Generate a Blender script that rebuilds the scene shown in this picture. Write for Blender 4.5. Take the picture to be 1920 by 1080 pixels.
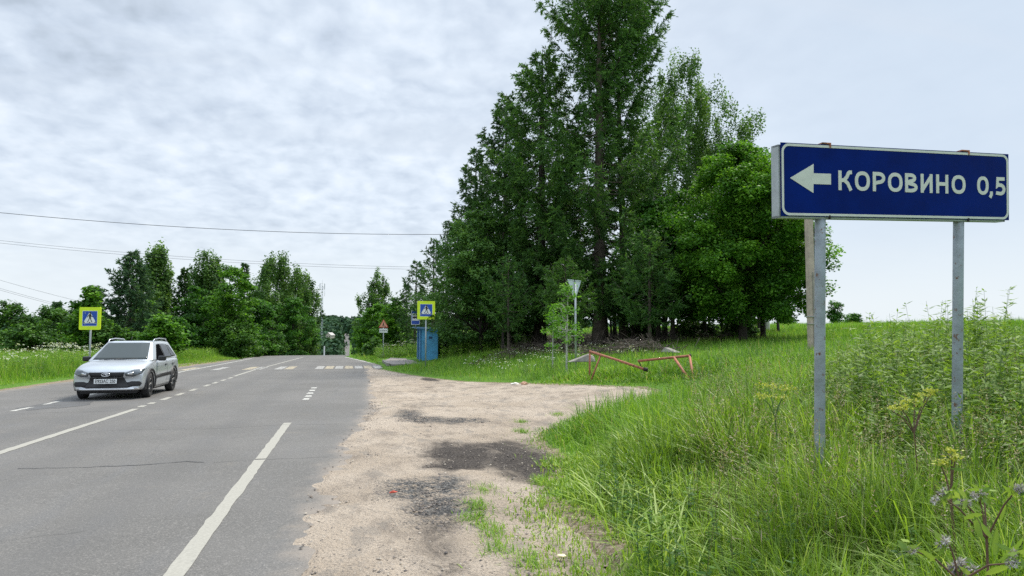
import bpy, bmesh, math, random
import numpy as np
from mathutils import Vector, Matrix
from mathutils.bvhtree import BVHTree
for o in list(bpy.data.objects): bpy.data.objects.remove(o)
C = bpy.context.scene.collection
R = math.radians
rng = np.random.default_rng(7)
random.seed(7)

# ------------------------------------------------------------------ camera, sky, sun, exposure
F, TH, PIT = 1331.0, R(12.8), math.atan(82/1331.0)
CAM = Vector((0, 0, 1.5))
FW = Vector((math.sin(TH)*math.cos(PIT), math.cos(TH)*math.cos(PIT), math.sin(PIT)))
RT = Vector((math.cos(TH), -math.sin(TH), 0)); UP = RT.cross(FW)
cd = bpy.data.cameras.new('camera'); cam = bpy.data.objects.new('camera', cd); C.objects.link(cam)
cd.sensor_width = 36; cd.lens = 36*F/1920; cd.clip_start = .05; cd.clip_end = 20000
cam.matrix_world = Matrix(((RT.x, UP.x, -FW.x, CAM.x), (RT.y, UP.y, -FW.y, CAM.y), (RT.z, UP.z, -FW.z, CAM.z), (0, 0, 0, 1)))
bpy.context.scene.camera = cam
SUN_EL, SUN_AZ = R(56), R(50)          # azimuth clockwise from +Y
sd = bpy.data.lights.new('sun', 'SUN'); sun = bpy.data.objects.new('sun', sd); C.objects.link(sun)
sd.energy = 3.3; sd.angle = R(10); sd.color = (1, .93, .80)
sdir = Vector((math.sin(SUN_AZ)*math.cos(SUN_EL), math.cos(SUN_AZ)*math.cos(SUN_EL), math.sin(SUN_EL)))
sun.rotation_euler = sdir.to_track_quat('Z', 'Y').to_euler()
vs = bpy.context.scene.view_settings
vs.view_transform = 'Standard'; vs.look = 'None'; vs.exposure = 0.22; vs.gamma = 1
cy = bpy.context.scene.cycles
cy.use_denoising = False; cy.use_adaptive_sampling = False; cy.sample_clamp_indirect = 5
cy.max_bounces = 6; cy.diffuse_bounces = 3; cy.glossy_bounces = 3; cy.transmission_bounces = 4; cy.transparent_max_bounces = 6
cy.use_adaptive_sampling = True; cy.use_denoising = False; cy.volume_bounces = 0

class N:
    """small node-tree writer"""
    def __init__(s, nt): s.nt = nt
    def n(s, t, ins=None, **k):
        x = s.nt.nodes.new(t)
        for a, b in k.items(): setattr(x, a, b)
        for a, b in (ins or {}).items():
            i = x.inputs[a]
            if isinstance(b, bpy.types.NodeSocket): s.nt.links.new(b, i)
            else: i.default_value = b
        return x
    def m(s, op, a, b=0.0, c=0.0, clamp=False):
        return s.n('ShaderNodeMath', {0: a, 1: b, 2: c}, operation=op, use_clamp=clamp).outputs[0]
    def noise(s, vec, scale, detail=4, rough=.5, dist=0.0):
        return s.n('ShaderNodeTexNoise', {'Vector': vec, 'Scale': scale, 'Detail': detail, 'Roughness': rough, 'Distortion': dist}).outputs[0]
    def rng(s, v, a, b, lo=0.0, hi=1.0):
        return s.n('ShaderNodeMapRange', {0: v, 1: a, 2: b, 3: lo, 4: hi}, interpolation_type='SMOOTHSTEP').outputs[0]
    def mix(s, f, a, b, mode='MIX'):
        x = s.nt.nodes.new('ShaderNodeMix'); x.data_type = 'RGBA'; x.blend_type = mode
        for i, v in ((0, f), (6, a), (7, b)):
            if isinstance(v, bpy.types.NodeSocket): s.nt.links.new(v, x.inputs[i])
            elif i == 0: x.inputs[i].default_value = v
            else: x.inputs[i].default_value = (*v[:3], 1)
        return x.outputs[2]
    def ramp(s, v, stops):
        x = s.n('ShaderNodeValToRGB', {0: v}); r = x.color_ramp
        while len(r.elements) < len(stops): r.elements.new(.5)
        for e, (p, c) in zip(r.elements, stops): e.position = p; e.color = (*c, 1)
        return x.outputs[0]
    def vmul(s, v, k): return s.n('ShaderNodeVectorMath', {0: v, 1: k}, operation='MULTIPLY').outputs[0]

w = bpy.data.worlds.new('World'); bpy.context.scene.world = w; w.use_nodes = True
w.node_tree.nodes.clear(); g = N(w.node_tree)
tc = g.n('ShaderNodeTexCoord').outputs['Generated']
sep = g.n('ShaderNodeSeparateXYZ', {0: tc}); X, Y, Z = sep.outputs
sky = g.n('ShaderNodeTexSky', sky_type='NISHITA', sun_disc=False, sun_elevation=SUN_EL, sun_rotation=SUN_AZ)
nish = g.mix(1, sky.outputs[0], (.09, .09, .09), 'MULTIPLY')
zz = g.m('ADD', g.m('MAXIMUM', Z, 0), .24)
p = g.n('ShaderNodeCombineXYZ', {0: g.m('DIVIDE', X, zz), 1: g.m('DIVIDE', Y, zz), 2: 0.0}).outputs[0]
big = g.noise(p, 1.3, 3, .5, .3)
med = g.noise(g.vmul(p, (1.1, .95, 1)), 6.0, 5, .55, .3)
sml = g.noise(g.vmul(p, (1.2, 1.0, 1)), 13.0, 3, .45, .2)
rightness = g.m('ADD', g.m('MULTIPLY', X, math.cos(TH)), g.m('MULTIPLY', Y, -math.sin(TH)))      # towards the east side of the sky
lumpy = g.rng(rightness, -.15, .35, 1, .32)
v = g.m('ADD', g.m('MULTIPLY', g.m('SUBTRACT', med, .5), .95), g.m('MULTIPLY', g.m('SUBTRACT', sml, .5), .75))
lowf = g.rng(Z, .03, .16, .35, 1)
v = g.m('MULTIPLY', g.m('MULTIPLY', v, lumpy), lowf)
v = g.m('ADD', v, g.m('MULTIPLY', g.m('SUBTRACT', big, .52), .65))
dark_nw = g.m('MULTIPLY', g.rng(rightness, -.2, -.62), g.rng(Z, .18, .5))
v = g.m('SUBTRACT', v, g.m('MULTIPLY', dark_nw, .5))
v = g.m('ADD', v, .56)
cl = g.ramp(v, [(0.06, (.44, .51, .60)), (.32, (.56, .64, .75)), (.60, (.69, .77, .87)), (.92, (.83, .89, .96))])
east = g.mix(g.rng(rightness, .1, .5, 0, .75), cl, (.56, .655, .77))
# streaks of thin cloud in the east and a pale band low down
st = g.noise(g.vmul(p, (.35, 1.5, 1)), 1.6, 5, .6, .6)
east = g.mix(g.m('MULTIPLY', g.rng(st, .48, .70), .6), east, (.62, .69, .78))
hz = g.mix(g.rng(Z, .19, .015, 0, .85), east, (.76, .82, .86))
zen = g.rng(Z, .44, .8, 1, 2.1)                                                                      # an overcast sky is brightest overhead
col = g.mix(1, hz, g.n('ShaderNodeCombineXYZ', {0: zen, 1: zen, 2: zen}).outputs[0], 'MULTIPLY')
col = g.mix(.93, nish, col)
bg = g.n('ShaderNodeBackground', {0: col, 1: 1.0})
g.n('ShaderNodeOutputWorld', {0: bg.outputs[0]})

# ------------------------------------------------------------------ helpers
def at(px, py, d):
    """world point for a measured direction and depth"""
    return CAM + (FW + RT*((px-960)/F) + UP*((540-py)/F))*d
YR = np.array([(-60, .6), (0, 0), (60, -.63), (70, -.78), (85, -1.2), (110, -2.4), (200, -8), (350, -15), (450, -18), (620, -16), (800, -9.5), (1000, -3), (1200, 4), (1600, 14), (3000, 18), (9000, 18)])
def road_z(y): return np.interp(y, YR[:, 0], YR[:, 1])
def sm(a, b, x):
    t = np.clip((np.asarray(x, float)-a)/(b-a), 0, 1); return t*t*(3-2*t)
def H(x, y):
    x = np.asarray(x, float); y = np.asarray(y, float)
    f = 3.2*(1-np.exp(-np.maximum(x-3, 0)/45))
    m = sm(2, 10, x)*(1-sm(400, 900, y))
    return road_z(y)*(1-m) + f*m
GRAVEL = np.array([(-.6, -4), (-.2, 4.8), (-.25, 6), (-.26, 7.2), (-.17, 8.6), (0, 10.7), (.24, 13.4), (.53, 16.6), (.55, 20.8), (.8, 26), (.8, 32), (.95, 38.6),
                   (1.6, 34.8), (2.29, 30.4), (3.0, 27), (3.66, 24.4), (5.4, 20.9), (6.24, 18.4), (6.93, 16.4), (6.75, 15.1), (5.66, 13.9), (4.67, 13.1), (3.71, 12.4), (2.87, 11.1), (2.54, 10.1), (2.53, 8.7), (2.17, 7.7), (1.75, 7.05), (1.45, 6.6), (1.32, 6.1), (1.25, 5.5), (1.2, 5.0), (1.1, 4.5), (1.0, 0), (1, -4)])
def sdf(x, y, P):
    """signed distance to polygon, positive inside"""
    x = np.asarray(x, float); y = np.asarray(y, float)
    d = np.full(x.shape, 1e9); ins = np.zeros(x.shape, bool)
    for (ax, ay), (bx, by) in zip(P, np.roll(P, -1, 0)):
        ex, ey = bx-ax, by-ay
        t = np.clip(((x-ax)*ex+(y-ay)*ey)/(ex*ex+ey*ey), 0, 1)
        d = np.minimum(d, np.hypot(x-ax-t*ex, y-ay-t*ey))
        c = ((ay > y) != (by > y)) & (x < ex*(y-ay)/(ey if ey else 1e-9)+ax)
        ins ^= c
    return np.where(ins, d, -d)
def vnoise(x, y, s, seed=0):
    """smooth value noise on numpy arrays"""
    x = np.asarray(x, float)*s; y = np.asarray(y, float)*s
    xi = np.floor(x).astype(np.int64); yi = np.floor(y).astype(np.int64); fx = x-xi; fy = y-yi
    fx = fx*fx*(3-2*fx); fy = fy*fy*(3-2*fy)
    def h(a, b):
        n = (a*374761393 + b*668265263 + seed*1442695041) & 0x7fffffff
        n = ((n ^ (n >> 13))*1274126177) & 0x7fffffff
        return ((n ^ (n >> 16)) & 0xffff)/65535.
    return (h(xi, yi)*(1-fx)+h(xi+1, yi)*fx)*(1-fy)+(h(xi, yi+1)*(1-fx)+h(xi+1, yi+1)*fx)*fy
def fbm(x, y, s, seed=0): return (vnoise(x, y, s, seed)*.5+vnoise(x, y, s*2.1, seed+1)*.3+vnoise(x, y, s*4.3, seed+2)*.2)

def tag(o, label=None, cat=None, group=None, kind=None):
    for k, v in (('label', label), ('category', cat), ('group', group), ('kind', kind)):
        if v: o[k] = v
    return o
def empty(name, loc, rz=0.0, label=None, cat=None, group=None):
    o = bpy.data.objects.new(name, None); C.objects.link(o); o.location = loc; o.rotation_euler = (0, 0, rz)
    o.empty_display_size = .3
    return tag(o, label, cat, group)
def link(name, me, mat, parent=None, smooth=False):
    for m in (mat if isinstance(mat, (list, tuple)) else [mat]): me.materials.append(m)
    if smooth: me.shade_smooth()
    o = bpy.data.objects.new(name, me); C.objects.link(o)
    if parent: o.parent = parent
    return o
def npmesh(name, V, Fc, mat, parent=None, rnd=None, smooth=False, attrs=None, midx=None):
    """V (n,3); Fc (m,k) faces all of one size"""
    V = np.asarray(V, np.float32); Fc = np.asarray(Fc, np.int32); k = Fc.shape[1]
    me = bpy.data.meshes.new(name)
    me.vertices.add(len(V)); me.vertices.foreach_set('co', V.ravel())
    me.loops.add(Fc.size); me.loops.foreach_set('vertex_index', Fc.ravel())
    me.polygons.add(len(Fc)); me.polygons.foreach_set('loop_start', np.arange(0, Fc.size, k, dtype=np.int32))
    for an, av in {**({'rnd': rnd} if rnd is not None else {}), **(attrs or {})}.items():
        me.attributes.new(an, 'FLOAT', 'POINT').data.foreach_set('value', np.asarray(av, np.float32))
    if midx is not None: me.polygons.foreach_set('material_index', np.asarray(midx, np.int32))
    me.update(calc_edges=True)
    me.polygons.foreach_set('use_smooth', np.full(len(Fc), smooth))
    return link(name, me, mat, parent)
class MB:
    """bmesh collector: boxes, tubes, prisms joined into one mesh"""
    def __init__(s): s.b = bmesh.new()
    def box(s, c, size, rot=None, bev=0.0):
        M = Matrix.Translation(c) @ (rot.to_4x4() if rot else Matrix.Identity(4)) @ Matrix.Diagonal((*size, 1))
        r = bmesh.ops.create_cube(s.b, size=1, matrix=M)
        if bev:
            es = list({e for v in r['verts'] for e in v.link_edges})
            bmesh.ops.bevel(s.b, geom=es, offset=bev, segments=2, affect='EDGES', profile=.5)
        return s
    def tube(s, pts, rad, n=10, cap=True):
        pts = [Vector(q) for q in pts]; rad = rad if hasattr(rad, '__len__') else [rad]*len(pts)
        rings = []
        for i, q in enumerate(pts):
            d = (pts[min(i+1, len(pts)-1)]-pts[max(i-1, 0)]).normalized()
            a = d.orthogonal().normalized() if i == 0 else (a - d*a.dot(d)).normalized()
            b = d.cross(a)
            rings.append([s.b.verts.new(q+(a*math.cos(t)+b*math.sin(t))*rad[i]) for t in [2*math.pi*j/n for j in range(n)]])
        for r0, r1 in zip(rings, rings[1:]):
            for j in range(n): s.b.faces.new((r0[j], r0[(j+1) % n], r1[(j+1) % n], r1[j])).smooth = True
        if cap: s.b.faces.new(rings[0][::-1]); s.b.faces.new(rings[-1])
        return s
    def prism(s, poly, z0, z1, f=lambda x, y, z: (x, y, z)):
        a = [s.b.verts.new(f(x, y, z0)) for x, y in poly]; b = [s.b.verts.new(f(x, y, z1)) for x, y in poly]
        n = len(poly); s.b.faces.new(a[::-1]); s.b.faces.new(b)
        for i in range(n): s.b.faces.new((a[i], a[(i+1) % n], b[(i+1) % n], b[i]))
        return s
    def build(s, name, mat, parent=None, smooth=False):
        bmesh.ops.recalc_face_normals(s.b, faces=s.b.faces)
        me = bpy.data.meshes.new(name); s.b.to_mesh(me); s.b.free()
        return link(name, me, mat, parent, smooth)
def rrect(x0, y0, x1, y1, r, n=5):
    out = []
    for cx, cy_, a0 in ((x1-r, y1-r, 0), (x0+r, y1-r, 90), (x0+r, y0+r, 180), (x1-r, y0+r, 270)):
        for i in range(n+1):
            a = R(a0+90*i/n); out.append((cx+r*math.cos(a), cy_+r*math.sin(a)))
    return out

# ------------------------------------------------------------------ materials
def mat(name):
    m = bpy.data.materials.new(name); m.use_nodes = True; m.node_tree.nodes.clear(); return m, N(m.node_tree)
def out(g, sh, disp=None): g.n('ShaderNodeOutputMaterial', {0: sh})
def pbr(name, col, rough=.6, metal=0.0, var=.12, scale=6, bump=0.0, bscale=40, coat=0.0, spec=.5, dirt=None):
    m, g = mat(name); oc = g.n('ShaderNodeTexCoord').outputs['Object']
    n = g.noise(oc, scale, 6, .6)
    c = g.mix(g.rng(n, .3, .7), [x*(1-var) for x in col], [min(1, x*(1+var)) for x in col])
    if dirt: c = g.mix(g.m('MULTIPLY', g.rng(g.noise(oc, dirt[1], 8, .7), dirt[2], dirt[2]+.08), dirt[3] if len(dirt) > 3 else 1), c, dirt[0])
    ins = {'Base Color': c, 'Roughness': g.rng(n, .2, .8, rough*.85, min(1, rough*1.15)), 'Metallic': metal, 'Specular IOR Level': spec, 'Coat Weight': coat, 'Coat Roughness': .05}
    if bump: ins['Normal'] = g.n('ShaderNodeBump', {'Strength': bump, 'Distance': .01, 'Height': g.noise(oc, bscale, 4)}).outputs[0]
    out(g, g.n('ShaderNodeBsdfPrincipled', ins).outputs[0]); return m
def leafmat(name, stops, trans=.35, rough=.55):
    m, g = mat(name)
    r = g.n('ShaderNodeAttribute', attribute_name='rnd').outputs['Fac']
    c = g.ramp(r, stops)
    d = g.n('ShaderNodeBsdfPrincipled', {'Base Color': c, 'Roughness': rough, 'Specular IOR Level': .25}).outputs[0]
    t = g.n('ShaderNodeBsdfTranslucent', {'Color': g.mix(1, c, (1.25, 1.25, .6), 'MULTIPLY')}).outputs[0]
    out(g, g.n('ShaderNodeMixShader', {0: trans, 1: d, 2: t}).outputs[0]); return m
M = {}
M['galv'] = pbr('galvanised_steel', (.40, .43, .45), .5, .35, .15, 9, .15, 60)
M['post'] = pbr('rusting_galvanised_post', (.30, .34, .38), .6, .25, .2, 7, .25, 50, dirt=((.16, .075, .035), 22, .565))
M['signblue'] = pbr('blue_sign_sheeting', (.001, .014, .14), .5, 0, .18, 3, spec=.05)
M['signwhite'] = pbr('reflective_white', (.60, .62, .58), .5, 0, .06, 20)
M['blue'] = pbr('bright_sign_blue', (.008, .07, .42), .4, 0, .08, 3)
M['white'] = pbr('sign_white', (.78, .80, .80), .45, 0, .05, 8)
M['lime'] = pbr('fluorescent_yellow_green', (.66, .84, .02), .45, 0, .05, 5)
M['black'] = pbr('black_mark', (.015, .015, .017), .5, 0, .1, 5)
M['orange'] = pbr('faded_orange', (.78, .36, .24), .5, 0, .15, 6)
M['red'] = pbr('faded_red', (.45, .06, .04), .5, 0, .15, 6)
M['rust'] = pbr('rusty_red_pipe', (.36, .14, .08), .8, .1, .35, 9, .3, 40, dirt=((.11, .055, .035), 9, .55))
M['darkiron'] = pbr('dark_iron', (.035, .03, .028), .7, .3, .3, 10)
M['shelter'] = pbr('blue_painted_sheet', (.08, .34, .60), .55, 0, .18, 2.5, .1, 8, dirt=((.012, .05, .12), 4, .62, .7))
M['shelterroof'] = pbr('blue_roof_sheet', (.16, .32, .55), .5, 0, .2, 3)
M['concrete'] = pbr('weathered_concrete', (.26, .24, .215), .9, 0, .25, 5, .4, 25, dirt=((.18, .15, .12), 3, .58, .7))
M['poleconc'] = pbr('pole_concrete', (.42, .34, .29), .9, 0, .2, 5, .3, 20)
M['housewall'] = pbr('cream_render', (.50, .45, .38), .9, 0, .05, 1)
M['houseroof'] = pbr('pale_metal_roof', (.42, .40, .38), .6, 0, .1, 1)
M['wire'] = pbr('wire_black', (.03, .03, .035), .6)
M['bark'] = pbr('grey_brown_bark', (.085, .068, .052), .95, 0, .45, 5, .8, 14)
M['barkdark'] = pbr('dark_bark', (.035, .028, .022), .95, 0, .4, 5, .6, 14)
M['barkbirch'] = pbr('birch_bark', (.42, .42, .38), .8, 0, .2, 5, .3, 14, dirt=((.04, .04, .04), 3, .58))
M['dry'] = pbr('dry_branches', (.095, .076, .06), .95, 0, .4, 5)
G_ = lambda *a: [(p, c) for p, c in a]
M['larch'] = leafmat('larch_needles', G_((0, (.024, .068, .020)), (.5, (.072, .168, .040)), (1, (.17, .32, .07))), .42)
M['larchfresh'] = leafmat('larch_fresh_tips', G_((0, (.04, .11, .02)), (1, (.12, .24, .045))), .35)
M['pine'] = leafmat('pine_needles', G_((0, (.028, .070, .035)), (.6, (.072, .15, .068)), (1, (.14, .24, .10))), .3)
M['spruce'] = leafmat('spruce_needles', G_((0, (.022, .062, .022)), (1, (.085, .18, .045))), .3)
M['maple'] = leafmat('maple_leaves', G_((0, (.026, .088, .011)), (.5, (.080, .215, .020)), (1, (.20, .40, .04))), .42)
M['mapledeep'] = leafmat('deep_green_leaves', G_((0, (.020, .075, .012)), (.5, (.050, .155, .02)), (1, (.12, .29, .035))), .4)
M['birch'] = leafmat('birch_leaves', G_((0, (.035, .085, .025)), (.5, (.085, .18, .04)), (1, (.17, .30, .065))), .4)
M['ash'] = leafmat('grey_green_leaves', G_((0, (.04, .10, .03)), (.5, (.095, .21, .05)), (1, (.23, .40, .11))), .4)
M['bushgreen'] = leafmat('bush_leaves', G_((0, (.03, .085, .016)), (.5, (.06, .15, .025)), (1, (.12, .26, .03))), .35)
M['lightgreen'] = leafmat('light_young_leaves', G_((0, (.07, .20, .02)), (1, (.20, .42, .05))), .4)
M['grass'] = leafmat('grass_blades', G_((0, (.06, .145, .018)), (.35, (.13, .27, .030)), (.72, (.225, .40, .045)), (.93, (.32, .48, .08)), (1, (.42, .38, .18))), .4)
M['grasslong'] = leafmat('long_grass_blades', G_((0, (.07, .14, .018)), (.35, (.155, .27, .032)), (.75, (.28, .43, .058)), (1, (.46, .55, .20))), .4, .4)
M['drygrass'] = leafmat('dry_seed_heads', G_((0, (.22, .18, .10)), (1, (.50, .43, .30))), .3)
M['weed'] = leafmat('weed_leaves', G_((0, (.065, .135, .022)), (.6, (.17, .285, .045)), (1, (.30, .43, .09))), .4)
M['flower'] = leafmat('white_flowers', G_((0, (.55, .58, .45)), (1, (.85, .86, .80))), .3)
M['yellowflower'] = leafmat('yellow_green_flowers', G_((0, (.28, .34, .05)), (1, (.58, .58, .12))), .3)
M['greyflower'] = leafmat('grey_fluffy_heads', G_((0, (.14, .13, .15)), (.6, (.42, .40, .43)), (1, (.62, .60, .60))), .2)
M['burleaf'] = leafmat('yellow_green_leaf', G_((0, (.12, .23, .04)), (1, (.32, .43, .09))), .4)
M['brownstem'] = pbr('brown_stem', (.13, .075, .05), .8, 0, .3, 20)
M['greenstem'] = pbr('green_stem', (.10, .17, .05), .7, 0, .3, 20)
M['forest'] = leafmat('hazed_forest_leaves', G_((0, (.022, .055, .032)), (.6, (.045, .105, .050)), (1, (.08, .155, .06))), .15, .9)  # bluish cast in these leaf colours stands in for distance haze

def asphalt_mat():
    m, g = mat('worn_asphalt'); oc = g.n('ShaderNodeTexCoord').outputs['Object']
    dust = g.n('ShaderNodeAttribute', attribute_name='dust').outputs['Fac']
    b = g.noise(oc, .35, 5, .6); s = g.noise(oc, 70, 3, .7); mid = g.noise(g.vmul(oc, (1.5, .3, 1)), 2.2, 6, .65)
    vor = g.n('ShaderNodeTexVoronoi', {'Vector': oc, 'Scale': 70.}).outputs['Distance']
    c = g.mix(g.rng(b, .3, .7), (.112, .107, .100), (.148, .141, .133))
    c = g.mix(g.rng(mid, .45, .75, 0, .45), c, (.125, .125, .128))
    c = g.mix(g.rng(g.noise(oc, 1.1, 7, .7), .60, .72, 0, .4), c, (.215, .185, .150))
    c = g.mix(g.rng(s, .54, .74, 0, .8), c, (.32, .30, .28))
    c = g.mix(g.rng(g.noise(oc, 30, 5, .75), .50, .68, 0, .5), c, (.26, .245, .23))
    c = g.mix(g.rng(s, .45, .28, 0, .8), c, (.060, .060, .062))
    sx_ = g.n('ShaderNodeSeparateXYZ', {0: oc}).outputs[0]
    for tx in (-2.05, -3.55, -5.2, -6.65):
        band = g.rng(g.m('ABSOLUTE', g.m('SUBTRACT', g.m('ADD', sx_, g.m('MULTIPLY', g.m('SUBTRACT', g.noise(g.vmul(oc, (1, .2, 1)), .8, 2), .5), .5)), tx)), .45, .05, 0, .30)
        c = g.mix(band, c, (.105, .102, .100))
    c = g.mix(g.rng(g.noise(g.vmul(oc, (1, .35, 1)), .9, 4, .6), .63, .68, 0, .35), c, (.09, .088, .087))
    dn = g.m('ADD', dust, g.m('MULTIPLY', g.m('SUBTRACT', g.noise(oc, 2.5, 8, .7), .5), .9))
    c = g.mix(g.rng(dn, .35, .95, 0, .75), c, (.33, .275, .225))
    bp = g.n('ShaderNodeBump', {'Strength': .55, 'Distance': .006, 'Height': g.m('ADD', vor, s)}).outputs[0]
    out(g, g.n('ShaderNodeBsdfPrincipled', {'Base Color': c, 'Roughness': .82, 'Specular IOR Level': .4, 'Normal': bp}).outputs[0]); return m
def gravel_mat():
    m, g = mat('sandy_gravel'); oc = g.n('ShaderNodeTexCoord').outputs['Object']
    dk = g.n('ShaderNodeAttribute', attribute_name='dark').outputs['Fac']; rb = g.n('ShaderNodeAttribute', attribute_name='rubble').outputs['Fac']
    b = g.noise(oc, .6, 6, .6); s = g.noise(oc, 45, 4, .7); s2 = g.noise(oc, 130, 2, .6)
    vo = g.n('ShaderNodeTexVoronoi', {'Vector': oc, 'Scale': 38.}); vor = vo.outputs['Distance']
    c = g.mix(g.rng(b, .3, .7), (.385, .315, .245), (.50, .422, .342))
    c = g.mix(g.rng(g.noise(g.vmul(oc, (1, .5, 1)), 2.0, 7, .7), .48, .66, 0, .7), c, (.21, .175, .145))
    c = g.mix(g.rng(s, .47, .34, 0, .7), c, (.13, .105, .085))
    c = g.mix(g.rng(s2, .58, .74, 0, .4), c, (.56, .50, .43))
    c = g.mix(g.rng(g.noise(g.vmul(oc, (1, .45, 1)), 3.2, 6, .62, .6), .55, .62, 0, .5), c, (.24, .215, .19))
    rn = g.m('MULTIPLY', rb, g.rng(g.noise(oc, 9, 7, .75), .38, .56, .12, 1))
    rc = g.mix(g.rng(g.noise(oc, 30, 4, .7), .40, .62), (.055, .055, .058), (.25, .24, .225))
    c = g.mix(g.rng(rn, .1, .8), c, rc)
    dcol = g.mix(g.rng(s, .35, .65), (.030, .026, .025), (.115, .098, .085))
    dn = g.m('ADD', dk, g.m('MULTIPLY', g.m('SUBTRACT', g.noise(g.vmul(oc, (1, .6, 1)), 3.5, 9, .75, .8), .5), .95))
    c = g.mix(g.rng(dn, .25, .85), c, dcol)
    hh = g.m('ADD', g.m('MULTIPLY', s, 1.2), g.m('ADD', g.m('MULTIPLY', vor, g.m('ADD', .5, g.m('MULTIPLY', rb, 2.5))), g.m('MULTIPLY', g.noise(oc, 9, 4, .6), 2.0)))
    bp = g.n('ShaderNodeBump', {'Strength': .9, 'Distance': .028, 'Height': hh}).outputs[0]
    out(g, g.n('ShaderNodeBsdfPrincipled', {'Base Color': c, 'Roughness': .93, 'Specular IOR Level': .2, 'Normal': bp}).outputs[0]); return m
def ground_mat():
    m, g = mat('verge_soil_and_turf'); oc = g.n('ShaderNodeTexCoord').outputs['Object']
    dr = g.n('ShaderNodeAttribute', attribute_name='dirt').outputs['Fac']
    a = g.noise(oc, .09, 6, .6); b = g.noise(oc, 1.1, 7, .7); s = g.noise(oc, 25, 4, .7)
    c = g.mix(g.rng(a, .35, .65), (.075, .17, .022), (.13, .25, .035))
    c = g.mix(g.rng(b, .4, .68, 0, .7), c, (.055, .12, .02))
    c = g.mix(g.rng(s, .5, .7, 0, .5), c, (.15, .24, .05))
    d = g.mix(g.rng(s, .35, .65), (.16, .12, .085), (.36, .30, .22))
    f = g.rng(g.m('ADD', dr, g.m('MULTIPLY', g.m('SUBTRACT', g.noise(oc, 4, 7, .7), .5), .9)), .35, .65)
    c = g.mix(f, c, d)
    bp = g.n('ShaderNodeBump', {'Strength': .8, 'Distance': .05, 'Height': g.m('ADD', s, b)}).outputs[0]
    out(g, g.n('ShaderNodeBsdfPrincipled', {'Base Color': c, 'Roughness': .95, 'Specular IOR Level': .1, 'Normal': bp}).outputs[0]); return m
def paint_mat(name, col, wear=.5):
    m, g = mat(name); oc = g.n('ShaderNodeTexCoord').outputs['Object']
    n = g.noise(oc, 9, 8, .75)
    c = g.mix(g.rng(g.noise(oc, 50, 3), .3, .7), [x*.85 for x in col], col)
    c = g.mix(g.rng(n, wear, wear+.14), c, (.17, .165, .16))
    out(g, g.n('ShaderNodeBsdfPrincipled', {'Base Color': c, 'Roughness': .8}).outputs[0]); return m
M['asphalt'] = asphalt_mat(); M['gravel'] = gravel_mat(); M['ground'] = ground_mat()
M['paint'] = paint_mat('white_road_paint', (.36, .345, .30), .60)
M['paintworn'] = paint_mat('worn_road_paint', (.50, .49, .45), .50)
M['paintyellow'] = paint_mat('worn_yellow_paint', (.50, .42, .27), .44)

# ------------------------------------------------------------------ the ground, one sheet to the horizon
def grid(xs, ys):
    X, Y = np.meshgrid(xs, ys); n, m_ = len(xs), len(ys)
    i = np.arange(n*m_).reshape(m_, n)
    Fc = np.stack([i[:-1, :-1], i[:-1, 1:], i[1:, 1:], i[1:, :-1]], -1).reshape(-1, 4)
    return X.ravel(), Y.ravel(), Fc
ys = [-60, -30, -15, -8, -4, -1, 1]
while ys[-1] < 9000: ys.append(ys[-1] + max(.12, .012*ys[-1]) if ys[-1] < 400 else ys[-1]*1.06)
YS = np.array(ys)
xr = [0.0]
while xr[-1] < 9000: xr.append(xr[-1] + max(.14, .03*xr[-1]) if xr[-1] < 300 else xr[-1]*1.1)
xs = np.unique(np.concatenate([-np.array(xr[1:]), xr, [-9.8, -10.2]]))
gx, gy, gf = grid(xs, YS)
sg = sdf(gx, gy, GRAVEL)
gz = H(gx, gy) + (fbm(gx, gy, .5, 3)-.5)*.14*sm(.2, 2.5, -sg)*np.where(gx < 0, sm(10.4, 13, -gx), 1)*(1-sm(60, 120, gy))
inroad = (gx > -9.9) & (gx < 1.7)
sunk = np.maximum(sm(-.15, .25, sg), inroad*1.0)
gz = gz - .11*sunk
far_bump = (fbm(gx, gy, .004, 8)-.5)*12*sm(250, 700, np.hypot(gx, gy))*sm(20, 120, np.abs(gx+4))
gz = gz + far_bump
verge = np.clip(1+(gx+10.15)/.55, 0, 1)*(gx < -9)*(gy < 62)
pocket = np.clip(1-np.hypot((gx-1.75)/.55, (gy-5.6)/1.6), 0, 1)*1.5
dirt = np.clip(np.maximum(np.maximum(1+sg/.45, verge), pocket), 0, 1)
npmesh('ground', np.stack([gx, gy, gz], 1), gf, M['ground'], attrs={'dirt': dirt}, smooth=True)['kind'] = 'structure'

# road: left edge with a lay-by, right edge tapering past the bus stop
def r_left(y): return np.interp(y, [-60, 24, 29, 45, 52, 60, 700, 9000], [-10.1, -10.0, -9.8, -8.9, -8.5, -8.2, -7.8, -7.8])
def r_right(y): return np.interp(y, [-60, 9, 15, 34, 37, 42, 48, 64, 80, 9000], [.12, .15, .6, 1.0, 1.6, 1.7, 1.2, -.35, -.6, -.6])
us = np.concatenate([np.linspace(0, .6, 14)[:-1], np.linspace(.6, 1, 34)])
YR2 = YS[YS < 1500]
U, Yg = np.meshgrid(us, YR2)
x0, x1 = r_left(Yg), r_right(Yg); Xg = x0+(x1-x0)*U
Xg[:, 0] += (vnoise(YR2, YR2*0, 1.3, 4)-.5)*.35; Xg[:, -1] += (vnoise(YR2, YR2*0, .9, 5)-.5)*.3
i = np.arange(Xg.size).reshape(Xg.shape)
rf = np.stack([i[:-1, :-1], i[:-1, 1:], i[1:, 1:], i[1:, :-1]], -1).reshape(-1, 4)
xf, yf = Xg.ravel(), Yg.ravel()
sgr = sdf(xf, yf, GRAVEL)
dust = np.clip(np.exp(-np.maximum(-sgr, 0)/.42)*.72, 0, 1)*(yf < 60)
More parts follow.
